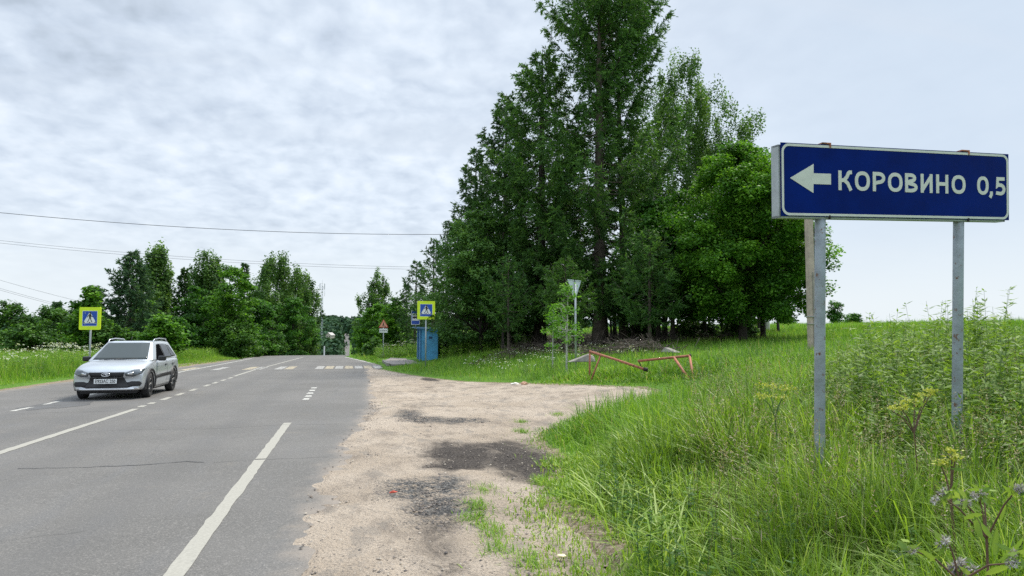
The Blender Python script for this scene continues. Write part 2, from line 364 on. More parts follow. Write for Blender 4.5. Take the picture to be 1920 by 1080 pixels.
dust = np.maximum(dust, np.clip(1-(xf-r_left(yf))/1.5, 0, 1)*.62)
dust = np.maximum(dust, .42*np.clip(1-np.abs(xf+8.9)/.5, 0, 1)*(yf > 12)*(yf < 45))
dust = np.maximum(dust, .6*sm(.3, 1.6, xf)*sm(38, 44, yf))
npmesh('road', np.stack([xf, yf, road_z(yf)+.001], 1), rf, M['asphalt'], attrs={'dust': dust}, smooth=True)['kind'] = 'structure'

# sandy gravel of the turning lies over the asphalt edge with a ragged border
gxs = np.arange(-1.0, 8.0, .045)
gys = [1.0]
while gys[-1] < 39.5: gys.append(gys[-1] + max(.045, .0065*gys[-1]))
ax, ay, af = grid(gxs, np.array(gys))
sa = sdf(ax, ay, GRAVEL)
keep = sa > -.6
e = sa + (fbm(ax, ay, 1.6, 11)-.5)*.55 + (vnoise(ax, ay, 9, 12)-.5)*.16
DARK = [(2.1, 8.7, .72, 2.0), (1.45, 9.3, .7, 1.2), (2.15, 7.7, .5, 1.1), (1.25, 8.5, .6, .5), (2.9, 26.4, .35, 1.8)]
dk = np.zeros_like(ax)
for cx, cy_, rx, ry in DARK: dk = np.maximum(dk, np.clip(1.35-np.hypot((ax-cx)/rx, (ay-cy_)/ry)+(fbm(ax, ay, 2.2, 61)-.5)*.6, 0, 1)*.95)
tr = np.exp(-((ax-.70-.10*np.sin(ay*1.1))/.30)**2)*sm(7.4, 5.6, ay)*.56
tr = np.maximum(tr, np.exp(-((ax-1.5)/.16)**2)*sm(7.2, 6.2, ay)*.4)
wisp = sm(.52, .75, fbm(ax*.7, ay*1.1, .9, 33))*.45*sm(.2, 1.5, ax)
dk = np.maximum(np.maximum(dk, tr), wisp*sm(12, 16, ay))
RUB = [(.78, 6.35, .36, .75), (.62, 7.2, .36, .6), (.95, 7.3, .3, .6), (1.15, 14.2, .32, 1.1), (1.35, 13.4, .5, .6), (1.9, 13.0, .6, .5)]
rb = np.zeros_like(ax)
for cx, cy_, rx, ry in RUB: rb = np.maximum(rb, np.clip(1.3-np.hypot((ax-cx)/rx, (ay-cy_)/ry)+(fbm(ax, ay, 3, 21)-.5)*.9, 0, 1))
az = H(ax, ay) + np.clip(e*.10, -.06, .014) + (fbm(ax, ay, 4, 14)-.42)*.045*sm(0, .5, e) - .035*np.clip(1.25-np.hypot((ax-2.0)/.6, (ay-8.4)/1.0), 0, 1)
az += dk*(vnoise(ax, ay, 8, 31)-.6)*.045
az += rb*(vnoise(ax, ay, 17, 5)-.5)*.03 + .012*np.exp(-((ax-.18-.02*ay)/.10)**2)*sm(13, 10, ay)*vnoise(ax, ay, 8, 9)
az += tr*(vnoise(ax, ay, 6, 77)-.5)*.03
kf = af[keep[af].all(1)]
used, inv = np.unique(kf, return_inverse=True)
npmesh('gravel_turning', np.stack([ax, ay, az], 1)[used], inv.reshape(kf.shape), M['gravel'], attrs={'dark': dk[used], 'rubble': rb[used]}, smooth=True)['kind'] = 'structure'

# loose stones
def stones(name, n, seed):
    r = np.random.default_rng(seed)
    ico = np.array([(1, 0, 0), (-1, 0, 0), (0, 1, 0), (0, -1, 0), (0, 0, 1), (0, 0, -1)], float)
    fc = np.array([(0, 2, 4), (2, 1, 4), (1, 3, 4), (3, 0, 4), (2, 0, 5), (1, 2, 5), (3, 1, 5), (0, 3, 5)])
    px = []; 
    while len(px) < n:
        y = 3.6+r.random()**1.6*14; x = r.uniform(-.6, 4)
        s = float(sdf(np.array([x]), np.array([y]), GRAVEL)[0])
        inr = any(math.hypot((x-a)/b2, (y-b)/c2) < 1.1 for a, b, b2, c2 in RUB[:6])
        edge = math.exp(-((x-.16-.02*y)/.16)**2)
        if s > -.12 and (r.random() < .18 + .8*edge or inr): px.append((x, y, inr))
    px = np.array(px); k = len(px)
    sz = .004+.014*r.random(k)**3 + .007*px[:, 2]*r.random(k)
    V = ico[None]*sz[:, None, None]*(1+.5*(r.random((k, 6, 3))-.5))*np.array([1, 1, .6])
    V = V + np.stack([px[:, 0], px[:, 1], H(px[:, 0], px[:, 1])+.012], 1)[:, None]
    Fx = fc[None]+(np.arange(k)*6)[:, None, None]
    m, g = mat('loose_stone'); a = g.n('ShaderNodeAttribute', attribute_name='rnd').outputs['Fac']
    c = g.ramp(a, [(0, (.10, .09, .085)), (.4, (.24, .20, .17)), (1, (.52, .46, .38))])
    out(g, g.n('ShaderNodeBsdfPrincipled', {'Base Color': c, 'Roughness': .9}).outputs[0])
    tag(npmesh(name, V.reshape(-1, 3), Fx.reshape(-1, 3), m, rnd=np.repeat(r.random(k)*(1-.5*px[:, 2]), 6)), 'small loose stones scattered over the sandy gravel', 'gravel', kind='stuff')
stones('loose_gravel', 7000, 5)

# ------------------------------------------------------------------ road markings
def strip(name, pts, wdt, m, z=.005, jag=.02, step=.15, seed=1):
    """ragged painted strip(s) following the road; pts = list of ((x,y),(x,y))"""
    V, Fc = [], []
    for (ax_, ay_), (bx, by) in pts:
        L = math.hypot(bx-ax_, by-ay_); n = max(1, int(L/max(step, .004*ay_))); dx, dy = (bx-ax_)/L, (by-ay_)/L
        for k in range(n+1):
            t = k/n; x, y = ax_+(bx-ax_)*t, ay_+(by-ay_)*t
            j1 = (vnoise(y*7, x*7, 1, seed)-.5)*jag*2; j2 = (vnoise(y*7, x*7+50, 1, seed)-.5)*jag*2
            for s, j in ((-1, j1), (1, j2)):
                X_, Y_ = x+(-dy)*(-s)*(wdt/2+j), y+dx*(-s)*(wdt/2+j)
                V.append((X_, Y_, float(road_z(Y_))+z))
            if k: b = len(V)-4; Fc.append((b, b+1, b+3, b+2))
    o = npmesh(name, V, Fc, m); o['kind'] = 'structure'; return o
strip('lane_line_marking', [((-1.08, 2.5), (-1.08, 9.45)), ((-1.08, 9.52), (-1.08, 13.5))], .13, M['paint'], jag=.013)
strip('lane_dash_marking', [((-1.07, a), (-1.07, a+.5)) for a in (18.5, 19.45, 20.5, 21.6, 22.7)], .16, M['paintworn'], jag=.03)
strip('centre_line_marking', [((-4.55, 6), (-4.53, 17.0))] + [((-4.55, a), (-4.58, a+(.45 if i_ < 2 else .95))) for i_, a in enumerate((17.4, 18.2, 19.3, 20.8, 22.5, 24.6, 26.1, 27.7, 29.3))] + [((-4.62, 31.0), (-4.62, 37.1)), ((-4.6, 37.1), (-4.2, 52)), ((-4.2, 52), (-3.9, 63))], .14, M['paint'], jag=.012)
strip('layby_dash_marking', [((-6.95, a), (-6.95, a+.9)) for a in (15.2, 17.1, 18.7, 21.3, 23.0)], .12, M['paintworn'], jag=.03)
strip('edge_line_marking', [((-7.75, 26), (-7.6, 60)), ((1.35, 45.5), (-.45, 63))], .14, M['paintworn'], jag=.04)
wh, ye = [], []
k = 0; x = 1.45
while x > -8.2:
    worn = (-1.9 > x > -2.6) or (-3.9 > x > -4.4) or (-5.2 > x and k % 3 != 1)
    if not worn: (wh if k % 2 == 0 else ye).append(((x, 37.6+.0*x), (x, 41.4)))
    x -= .5; k += 1
strip('crossing_white_marking', wh, .40, paint_mat('faded_crossing_paint', (.46, .45, .42), .44), jag=.03)
strip('crossing_yellow_marking', ye, .42, M['paintyellow'], z=.0055, jag=.03)
# cracks
def crack(name, pts, wd, seed=3):
    r = random.Random(seed); P = []
    for (a, b), (c, d) in zip(pts, pts[1:]):
        n = max(2, int(math.hypot(c-a, d-b)/.10))
        for k in range(n): t = k/n; P.append((a+(c-a)*t+r.uniform(-.012, .012), b+(d-b)*t+r.uniform(-.025, .025)))
    V, Fc = [], []
    for i_, (a, b) in enumerate(P):
        w_ = wd*r.uniform(.3, 1.2)
        V += [(a, b-w_, float(road_z(b))+.0065), (a, b+w_, float(road_z(b))+.0065)]
        if i_: q = len(V)-4; Fc.append((q, q+1, q+3, q+2))
    o = npmesh(name, V, Fc, M['black']); o['kind'] = 'structure'
crack('road_crack', [(-3.76, 9.47), (-3.0, 9.38), (-2.27, 9.42), (-1.95, 9.52), (-1.6, 9.40)], .010)
crack('road_crack', [(-1.6, 9.40), (-1.08, 9.48), (-.6, 9.44), (-.15, 9.5)], .004, 4)
crack('road_crack', [(-6.9, 16.2), (-6.0, 16.6), (-5.0, 16.5), (-4.6, 17.2)], .005, 5)
crack('road_crack', [(-4.2, 6.0), (-3.4, 6.25), (-2.6, 6.1), (-1.9, 6.3)], .003, 8)
crack('road_crack', [(-2.6, 9.42), (-2.5, 10.2), (-2.65, 11.2), (-2.4, 12.6)], .0035, 9)
crack('road_crack', [(-4.4, 13.0), (-3.3, 13.1), (-2.2, 12.9), (-1.2, 13.2), (-.1, 13.1)], .0045, 10)
crack('road_crack', [(-9.2, 21.5), (-8.8, 23.5), (-8.6, 26), (-8.5, 31)], .008, 6)
# damp patch beside the car
th = np.linspace(0, 2*np.pi, 60, endpoint=False)
rr = .75+.5*vnoise(np.cos(th)*2+5, np.sin(th)*2+5, 1.3, 6)
pv = np.stack([-6.55+rr*.62*np.cos(th), 18.6+rr*1.15*np.sin(th), 0*th], 1); pv[:, 2] = road_z(pv[:, 1])+.004
pm, g = mat('damp_asphalt'); oc = g.n('ShaderNodeTexCoord').outputs['Object']
out(g, g.n('ShaderNodeBsdfPrincipled', {'Base Color': g.mix(g.rng(g.noise(oc, 60, 4, .7), .35, .7), (.065, .065, .066), (.13, .125, .12)), 'Roughness': g.rng(g.noise(oc, 3, 4), (.3), .7, .55, .9)}).outputs[0])
npmesh('damp_patch', pv, [list(range(60))], pm)['kind'] = 'structure'

# ------------------------------------------------------------------ plants: numpy card and blade builders
def unit(v): return v/np.maximum(np.linalg.norm(v, axis=-1, keepdims=True), 1e-9)
def cards(Cn, D, L, Wd, Nn=None, r=None):
    """leaf quads (diamond) with centre-line from Cn along D"""
    r = r or rng; k = len(Cn); D = unit(D)
    if Nn is None: Nn = unit(r.normal(size=(k, 3)))
    S = unit(np.cross(D, Nn)); L = np.broadcast_to(L, k)[:, None]; Wd = np.broadcast_to(Wd, k)[:, None]
    V = np.stack([Cn, Cn+D*L*.45+S*Wd*.5, Cn+D*L, Cn+D*L*.45-S*Wd*.5], 1)
    return V.reshape(-1, 3), np.arange(k*4).reshape(-1, 4)
def tubes_np(P0, P1, r0, r1, n=5):
    """many straight tapered tubes at once"""
    P0 = np.asarray(P0, float); P1 = np.asarray(P1, float); k = len(P0)
    D = unit(P1-P0); A = unit(np.cross(D, np.where(np.abs(D[:, 2:3]) > .9, [[1., 0, 0]], [[0., 0, 1]]))); B = np.cross(D, A)
    t = np.linspace(0, 2*np.pi, n, endpoint=False)
    ring = A[:, None]*np.cos(t)[None, :, None]+B[:, None]*np.sin(t)[None, :, None]
    V = np.concatenate([P0[:, None]+ring*np.broadcast_to(r0, k)[:, None, None], P1[:, None]+ring*np.broadcast_to(r1, k)[:, None, None]], 1)
    j = np.arange(n); q = np.stack([j, (j+1) % n, (j+1) % n+n, j+n], 1)
    return V.reshape(-1, 3), (q[None]+(np.arange(k)*2*n)[:, None, None]).reshape(-1, 4)
def poly_tubes(lines, n=5):
    """lines: list of (pts (m,3), radii (m)) -> segments"""
    P0 = np.concatenate([l[:-1] for l, _ in lines]); P1 = np.concatenate([l[1:] for l, _ in lines])
    a = np.concatenate([q[:-1] for _, q in lines]); b = np.concatenate([q[1:] for _, q in lines])
    return tubes_np(P0, P1, a, b, n)

def trunk_line(r, Hh, r0, lean=.02, k=9):
    t = np.linspace(0, 1, k); a = r.uniform(0, 6.28)
    x = Hh*lean*(t**1.5)*math.cos(a)+np.cumsum(r.normal(0, .012*Hh/k, k)); y = Hh*lean*(t**1.5)*math.sin(a)+np.cumsum(r.normal(0, .012*Hh/k, k))
    x -= x[0]; y -= y[0]
    rad = r0*(1-t)**.8+.012; rad[0] *= 1.35
    z = t*Hh; z[0] = -.4
    return np.stack([x, y, z], 1), rad
def broadleaf(loc, Hh, prof, leafm, barkm, label, seed, nclump=160, per=130, leaf=.17, cr=.75, r0=.18, flat=.55, droop=0.0, name='broadleaf_tree', group=None, squash=(1, 1), inner=.35, stems=1):
    """prof: [(height fraction, radius m)] of the crown envelope"""
    r = np.random.default_rng(seed)
    root = empty(name, loc, 0, label, 'tree', group)
    hs = np.array([q[0] for q in prof]); rs = np.array([q[1] for q in prof])
    dens = np.interp(np.linspace(hs[0], hs[-1], 60), hs, rs)+.25; cdf = np.cumsum(dens)/dens.sum()
    hf = np.interp(r.random(nclump), cdf, np.linspace(hs[0], hs[-1], 60))
    an = r.uniform(0, 2*np.pi, nclump)
    lob = 1+.30*np.sin(an*3+hf*9+seed)+.18*np.sin(an*5-hf*17+seed*2)
    rad = np.interp(hf, hs, rs)*np.minimum(lob, 1.25)*np.where(r.random(nclump) < inner, r.uniform(.15, .7, nclump), r.uniform(.72, 1.0, nclump))
    cc = np.stack([rad*np.cos(an)*squash[0], rad*np.sin(an)*squash[1], hf*Hh+r.normal(0, .15, nclump)], 1)
    tl, tr_ = [], []
    lines = []
    for s in range(stems):
        T, rad_t = trunk_line(r, Hh*.9, r0*(1 if s == 0 else .75), .02+.03*(stems > 1))
        T[:, :2] += r.normal(0, .12*(s > 0), 2)
        lines.append((T, rad_t)); tl.append(T)
    pick = r.permutation(nclump)[:min(nclump, 70)]
    for c in cc[pick]:
        T = tl[r.integers(stems)]
        zt = np.clip(c[2]-abs(np.hypot(c[0], c[1]))*.65, Hh*.12, Hh*.86)
        b = np.array([np.interp(zt, T[:, 2], T[:, 0]), np.interp(zt, T[:, 2], T[:, 1]), zt])
        t = np.linspace(0, 1, 5)[:, None]
        P = b+(c-b)*t; P[:, 2] += np.sin(t[:, 0]*np.pi)*.12*np.linalg.norm(c-b); P[1:-1] += r.normal(0, .05, (3, 3))
        br = r0*.32*(1-zt/Hh*.6)
        lines.append((P, np.linspace(br, .012, 5)))
    V, Fc = poly_tubes(lines, 6)
    npmesh('trunk', V, Fc, barkm, root, smooth=True)
    k = nclump*per; ci = np.repeat(np.arange(nclump), per)
    g3 = r.normal(size=(k, 3)); g3 = unit(g3)*(r.random((k, 1))**.45)
    crs = cr*r.uniform(.65, 1.3, nclump)[ci][:, None]
    off = g3*crs*np.array([1, 1, flat])
    if droop: off[:, 2] -= droop*r.random(k)**1.5*crs[:, 0]*2.2; off[:, :2] *= .62
    P = cc[ci]+off
    up = np.tile([[0, 0, 1.]], (k, 1))
    Nn = unit(up*.9+g3*.5+r.normal(0, .45, (k, 3)))
    D = r.normal(size=(k, 3)); D[:, 2] = D[:, 2]*.4-.25-droop; 
    Lf = leaf*r.uniform(.6, 1.25, k)
    V, Fc = cards(P, D, Lf, Lf*.75, Nn, r)
    rv = np.clip(.5+.20*r.normal(size=k)+.18*r.normal(size=nclump)[ci], 0, 1)
    npmesh('crown', V, Fc, leafm, root, rnd=np.repeat(rv, 4))
    return root
def conifer(loc, Hh, prof, leafm, label, seed, nbr=110, r0=.25, base=.12, elev=(-12, 40), twig=.28, tl=.7, ncard=8, cl=.24, cw=.045, name='conifer_tree', barkm=None, group=None, density=1.0, hang=.3, lean=.01, gapz=None, upcurve=.22, bexp=.9):
    r = np.random.default_rng(seed); barkm = barkm or M['bark']
    root = empty(name, loc, 0, label, 'tree', group)
    hs = np.array([q[0] for q in prof]); rs = np.array([q[1] for q in prof])
    T, tr_ = trunk_line(r, Hh, r0, lean, 12); lines = [(T, tr_)]
    Cs, Ds, Tn = [], [], []
    for i_ in range(nbr):
        f = base+(1-base)*((i_+r.random())/nbr)**bexp*.985
        L = np.interp(f, hs, rs)*r.uniform(.62, 1.08)
        if gapz and gapz[0] < f < gapz[1] and r.random() < gapz[2]: L *= .45
        a = i_*2.39996+r.normal(0, .3); z0 = f*Hh
        el = R(elev[0]+(elev[1]-elev[0])*f**1.3+r.normal(0, 6))
        n = 7; t = np.linspace(0, 1, n)
        hor = L*t*math.cos(el); zz_ = L*t*math.sin(el)-.16*L*np.sin(t*np.pi)+upcurve*L*t**3
        b = np.array([np.interp(z0, T[:, 2], T[:, 0]), np.interp(z0, T[:, 2], T[:, 1]), z0])
        bend = r.normal(0, .10)*L*t**2
        P = b+np.stack([hor*math.cos(a)-bend*math.sin(a), hor*math.sin(a)+bend*math.cos(a), zz_], 1)
        lines.append((P, np.linspace(max(.014, r0*.17*(1-f*.7)), .006, n)))
        nt = int(max(4, L/twig*2*density)); u = r.uniform(.18, 1, nt)**.8
        Q = np.stack([np.interp(u, t, P[:, j]) for j in range(3)], 1)
        side = np.where(r.random(nt) < .5, 1, -1)*R(1)*r.uniform(35, 75, nt)
        ang = a+side
        D = np.stack([np.cos(ang), np.sin(ang), r.normal(-hang*.4, .35, nt)], 1)
        up_ = r.random(nt) < .25; D[up_, 2] += .5
        D = unit(D); Lt = tl*r.uniform(.45, 1.15, nt)*(1.15-.65*u)*min(1, .35+L/3)
        e2 = Q+D*Lt[:, None]; e2[:, 2] -= hang*Lt*.5
        Cs.append(Q); Ds.append(e2-Q); Tn.append(np.full(nt, f))
    Q = np.concatenate(Cs); E = np.concatenate(Ds); k = len(Q)
    nc = ncard; ci = np.repeat(np.arange(k), nc); u = r.random(len(ci))
    P = Q[ci]+E[ci]*u[:, None]; el_ = np.linalg.norm(E, axis=1)[ci][:, None]
    D = unit(E)[ci]+r.normal(0, .42, (len(ci), 3)); D[:, 2] += .18
    V, Fc = cards(P, D, cl*r.uniform(.6, 1.3, len(ci)), cw*r.uniform(.7, 1.3, len(ci)), None, r)
    rv = np.clip(.45+.18*r.normal(size=len(ci))+.16*r.normal(size=k)[ci]+.12*(u-.5), 0, 1)
    V2, F2 = poly_tubes(lines, 6)
    npmesh('trunk', V2, F2, barkm, root, smooth=True)
    npmesh('crown', V, Fc, leafm, root, rnd=np.repeat(rv, 4))
    return root
def gp(x, y, dz=-.05): return (x, y, float(H(x, y))+dz)
def pxp(px, d):
    q = at(px, 622, d); return gp(q.x, q.y)
EXEC_PLANTS = True

# ------------------------------------------------------------------ the big direction sign
S0 = np.array([3.0666, 4.5925, 2.3462]); SU = np.array([.99806, .05511, .02892]); SU /= np.linalg.norm(SU)
SV = np.array([-.02556, -.06063, .99783]); SV -= SU*(SV@SU); SV /= np.linalg.norm(SV); SN = np.cross(SU, SV)     # SN looks at the road user
def sp(u, v, n): q = S0+SU*u+SV*v+SN*n; return (float(q[0]), float(q[1]), float(q[2]))
SW, SH = 2.173, .540
big = empty('direction_sign', sp(SW/2, 0, 0), 0, 'large blue direction sign with white arrow and lettering on two rusting posts', 'road sign')
bl = np.array(big.location)
fs = lambda u, v, n: tuple(np.array(sp(u, v, n))-bl)
MB().prism([(0, 0), (SW, 0), (SW, SH), (0, SH)], -.004, 0, fs).build('panel', M['signblue'], big)
# white border: ring between two rounded outlines
def ring_mesh(outer, inner, n0, n1, name, m, parent, f):
    b = bmesh.new(); k = len(outer)
    for z_, flip in ((n1, 0), (n0, 1)):
        o_ = [b.verts.new(f(x, y, z_)) for x, y in outer]; i_ = [b.verts.new(f(x, y, z_)) for x, y in inner]
        for j in range(k): b.faces.new((o_[j], o_[(j+1) % k], i_[(j+1) % k], i_[j]))
        if flip: lo = (o_, i_)
        else: hi = (o_, i_)
    for A, B in ((hi[0], lo[0]), (hi[1], lo[1])):
        for j in range(k): b.faces.new((A[j], A[(j+1) % k], B[(j+1) % k], B[j]))
    bmesh.ops.recalc_face_normals(b, faces=b.faces)
    me = bpy.data.meshes.new(name); b.to_mesh(me); b.free(); return link(name, me, m, parent)
ring_mesh(rrect(.006, .006, SW-.006, SH-.006, .06), rrect(.024, .024, SW-.024, SH-.024, .045), -.001, .0025, 'border', M['signwhite'], big, fs)
MB().prism([(.076, .281), (.283, .391), (.282, .322), (.436, .323), (.436, .242), (.280, .242), (.279, .175)], -.001, .003, fs).build('arrow', M['signwhite'], big)
# lettering drawn with strokes
def stroke_polys(path, wd):
    """thick polyline with mitred joints as quads"""
    P = [np.array(q, float) for q in path]; P = [P[0]]+[b_ for a_, b_ in zip(P, P[1:]) if np.hypot(*(b_-a_)) > .004]; closed = np.allclose(P[0], P[-1]); n = len(P); L_, R_ = [], []
    for i_ in range(n):
        a = P[i_-1] if i_ > 0 else (P[-2] if closed else None); b = P[i_+1] if i_ < n-1 else (P[1] if closed else None)
        d1 = unit((P[i_]-a)[None])[0] if a is not None else None; d2 = unit((b-P[i_])[None])[0] if b is not None else None
        if d1 is None: d1 = d2
        if d2 is None: d2 = d1
        t = unit((d1+d2)[None])[0]; nn = np.array([-t[1], t[0]]); m_ = wd/2/max(.5, float(nn@np.array([-d1[1], d1[0]])))
        L_.append(P[i_]+nn*m_); R_.append(P[i_]-nn*m_)
    return [(L_[i_], L_[i_+1], R_[i_+1], R_[i_]) for i_ in range(n-1)]
def arc(cx, cy_, rx, ry, a0, a1, n=18): return [(cx+rx*math.cos(R(a0+(a1-a0)*i_/n)), cy_+ry*math.sin(R(a0+(a1-a0)*i_/n))) for i_ in range(n+1)]
def oval(w_, h_, wd): 
    return [(w_/2+(w_-wd)/2*math.copysign(abs(math.cos(t))**.85, math.cos(t)), h_/2+(h_-wd)/2*math.copysign(abs(math.sin(t))**.85, math.sin(t))) for t in [2*math.pi*i_/32 for i_ in range(33)]]
W_ = .028
def glyph(ch, w_, h_, wd=W_):
    e = wd/2
    if ch == 'O': return [oval(w_, h_, wd)]
    if ch == 'K': return [[(e, 0), (e, h_)], [(e, h_*.5), (w_*.42, h_*.52), (w_*.62, h_*.70), (w_*.72, h_*.88), (w_*.80, h_-e*.8), (w_*.97, h_-e*.8)], [(w_*.42, h_*.52), (w_*.66, h_*.36), (w_-e*.9, 0)]]
    if ch == 'R': return [[(e, 0), (e, h_)], [(e, h_-e), (w_*.5, h_-e)]+arc(w_*.5, h_*.69, w_*.5-e, h_*.31-e, 90, -90, 10)+[(e, h_*.38+e*.4)]]
    if ch == 'V': return [[(e, 0), (e, h_)], [(e, h_-e), (w_*.45, h_-e)]+arc(w_*.45, h_*.75, w_*.44-e, h_*.25-e, 90, -90, 9)+[(e, h_*.5)], [(e, h_*.52)]+arc(w_*.5, h_*.265, w_*.5-e, h_*.265-e, 90, -90, 9)+[(e, e)]]
    if ch == 'I': return [[(e, 0), (e, h_)], [(w_-e, 0), (w_-e, h_)], [(e, h_*.12), (w_-e, h_*.88)]]
    if ch == 'N': return [[(e, 0), (e, h_)], [(w_-e, 0), (w_-e, h_)], [(e, h_*.5), (w_-e, h_*.5)]]
    if ch == ',': return [[(w_*.6, h_), (w_*.62, h_*.55), (w_*.2, 0)]]
    if ch == '5': return [[(w_*.92, h_-e), (w_*.22, h_-e), (w_*.16, h_*.52), (w_*.3, h_*.60)]+arc(w_*.46, h_*.33, w_*.54-e, h_*.33-e, 100, -110, 14)+[(w_*.04, h_*.13)]]
def put_text(items, name, m, parent, f, n0, n1, wd=W_):
    b = bmesh.new(); zl = 0
    for ch, x, y, w_, h_ in items:
        for path in glyph(ch, w_, h_, wd):
            zl = (zl+1) % 3; top = n1+zl*.00025
            for q in stroke_polys(path, wd):
                a = [b.verts.new(f(x+c[0], y+c[1], top)) for c in q]; c2 = [b.verts.new(f(x+c[0], y+c[1], n0)) for c in q]
                b.faces.new(a); 
                for j in range(4): b.faces.new((a[j], a[(j+1) % 4], c2[(j+1) % 4], c2[j]))
    bmesh.ops.recalc_face_normals(b, faces=b.faces)
    me = bpy.data.meshes.new(name); b.to_mesh(me); b.free(); return link(name, me, m, parent)
yb, hh = .2025, .148
put_text([('K', .503, yb, .126, hh), ('O', .653, yb, .137, hh), ('R', .818, yb, .116, hh), ('O', .960, yb, .138, hh), ('V', 1.123, yb, .120, hh), ('I', 1.274, yb, .116, hh), ('N', 1.426, yb, .120, hh), ('O', 1.581, yb, .139, hh),
          ('O', 1.840, yb-.001, .118, hh), (',', 1.966, .180, .034, .050), ('5', 2.032, yb-.002, .102, hh)], 'lettering', M['signwhite'], big, fs, -.001, .003)
# box frame behind the sheet with a second sheet facing the other way
fr = MB()
for (u0, v0, u1, v1) in ((-.012, -.012, SW-.03, .004), (-.012, SH-.03, SW-.03, SH-.014), (-.012, -.012, .004, SH-.014), (SW-.046, -.012, SW-.03, SH-.014)):
    fr.prism([(u0, v0), (u1, v0), (u1, v1), (u0, v1)], -.095 if u1-u0 < .1 else -.093, -.012, fs)
fr.build('back_frame', M['galv'], big)
MB().prism([(-.006, -.006), (SW-.04, -.006), (SW-.04, SH-.02), (-.006, SH-.02)], -.100, -.0955, fs).build('rear_sheet', M['galv'], big)
MB().prism([(.008, .03), (.034, .03), (.034, SH-.05), (.008, SH-.05)], -.09, -.006, fs).build('edge_rail', M['galv'], big)
for u, bx, by in ((.386, 3.49, 4.85), (1.714, 4.83, 4.95)):
    top = Vector(fs(u, SH+.006, -.048)); bot = Vector((bx, by, float(H(bx, by))-.3))-Vector(bl)
    MB().tube([bot, bot.lerp(top, .33), bot.lerp(top, .66), top], .039, 24).build('post', M['post'], big, True)
for u in (.401, 1.726):
    MB().box(fs(u, SH+.008, -.03), (.075, .07, .012), bev=.003).box(fs(u+.03, SH-.004, .004), (.012, .008, .035)).build('clip', M['rust'], big)
    MB().box(fs(u+.02, -.004, .002), (.010, .014, .03)).build('bolt', M['darkiron'], big)

# ------------------------------------------------------------------ pedestrian crossing signs
def face_frame(loc, yaw, lean=0.0):
    """sign plane facing the camera side: returns (origin, function (u,v,n)->local)"""
    cy2, sy2 = math.cos(yaw), math.sin(yaw)
    return lambda u, v, n: (u*cy2+n*sy2+v*lean, u*sy2-n*cy2, v)
def walker(f, s, n0, n1, name, m, parent, cx=0, cy_=0):
    b = MB(); q = lambda pts: [(cx+x*s, cy_+y*s) for x, y in pts]
    b.prism([(cx+.055*s*math.cos(t)+.02*s, cy_+.055*s*math.sin(t)+.43*s) for t in [2*math.pi*i_/12 for i_ in range(12)]], n0, n1, f)
    b.prism(q([(-.04, .12), (.07, .12), (.08, .36), (.0, .38), (-.05, .34)]), n0, n1, f)
    b.prism(q([(-.03, .13), (.03, .13), (-.06, -.04), (-.13, -.16), (-.18, -.16), (-.09, -.02)]), n0, n1+.0003, f)
    b.prism(q([(.0, .13), (.07, .13), (.11, -.02), (.19, -.16), (.12, -.16), (.05, .0)]), n0, n1+.0006, f)
    b.prism(q([(-.05, .33), (.0, .36), (-.08, .22), (-.15, .14), (-.17, .17), (-.11, .25)]), n0, n1+.0009, f)
    b.prism(q([(.05, .35), (.08, .30), (.13, .22), (.19, .20), (.18, .16), (.10, .18), (.05, .26)]), n0, n1+.0009, f)
    return b.build(name, m, parent)
def ped_sign(x, y, zc, size, yaw, label, ground_z, post_r=.038):
    root = empty('pedestrian_crossing_sign', (x, y, ground_z), 0, label, 'road sign', 'pedestrian crossing signs beside the road')
    z = zc-ground_z; f0 = face_frame(None, yaw); f = lambda u, v, n: f0(u, v+z, n); h = size/2
    MB().prism(rrect(-h, -h*1.04, h, h*1.04, .05), -.03, .012, f).build('panel', M['lime'], root)
    b_ = h*.70
    bf = MB().prism(rrect(-b_, -b_, b_, b_, .02), .008, .015, f).build('blue_field', M['blue'], root)
    ring_mesh(rrect(-b_, -b_, b_, b_, .02), rrect(-b_+.012, -b_+.012, b_-.012, b_-.012, .015), .014, .0165, 'white_edge', M['white'], root, f)
    MB().prism([(-b_*.88, -b_*.62), (b_*.88, -b_*.62), (0, b_*.90)], .012, .018, f).build('white_triangle', M['white'], root)
    walker(f, size*.75, .016, .0205, 'pedestrian_figure', M['black'], root, .0, -.06*size)
    for c in (-.26, -.0, .26):
        MB().prism([(c*size-.05*size, -b_*.56), (c*size+.045*size, -b_*.56), (c*size+.03*size, -b_*.44), (c*size-.03*size, -b_*.44)], .016, .0212, f).build('stripe', M['black'], root)
    MB().tube([f0(0, -.3, -.07), f0(0, z+h*.9, -.07)], post_r, 12).build('post', M['galv'], root, True)
    for v in (-.25, .25): MB().box(f(0, v*size, -.045), (.5*size, .03, .035)).build('bracket', M['galv'], root)
    return root
ped_sign(-10.75, 33.26, 2.06, .92, R(-14), 'yellow bordered pedestrian crossing sign standing on the verge behind the silver car', -.36)
rs = ped_sign(3.74, 36.14, 2.59, .90, R(0), 'yellow bordered pedestrian crossing sign standing in front of the blue bus shelter', -.2)
r0_ = np.random.default_rng(3)                                        # a leafy twig lies across its lower corner
tw = np.array([3.74+.33, 36.14-.05, 2.25])[None]+r0_.normal(size=(60, 3))*np.array([.09, .03, .06])
V, Fc = cards(tw, r0_.normal(size=(60, 3)), .09, .06, None, r0_)
tag(npmesh('leafy_twig', V, Fc, M['mapledeep'], rnd=np.repeat(r0_.random(60)*.4, 4)), 'dark leafy twig over the lower corner of the crossing sign by the shelter', 'twig')

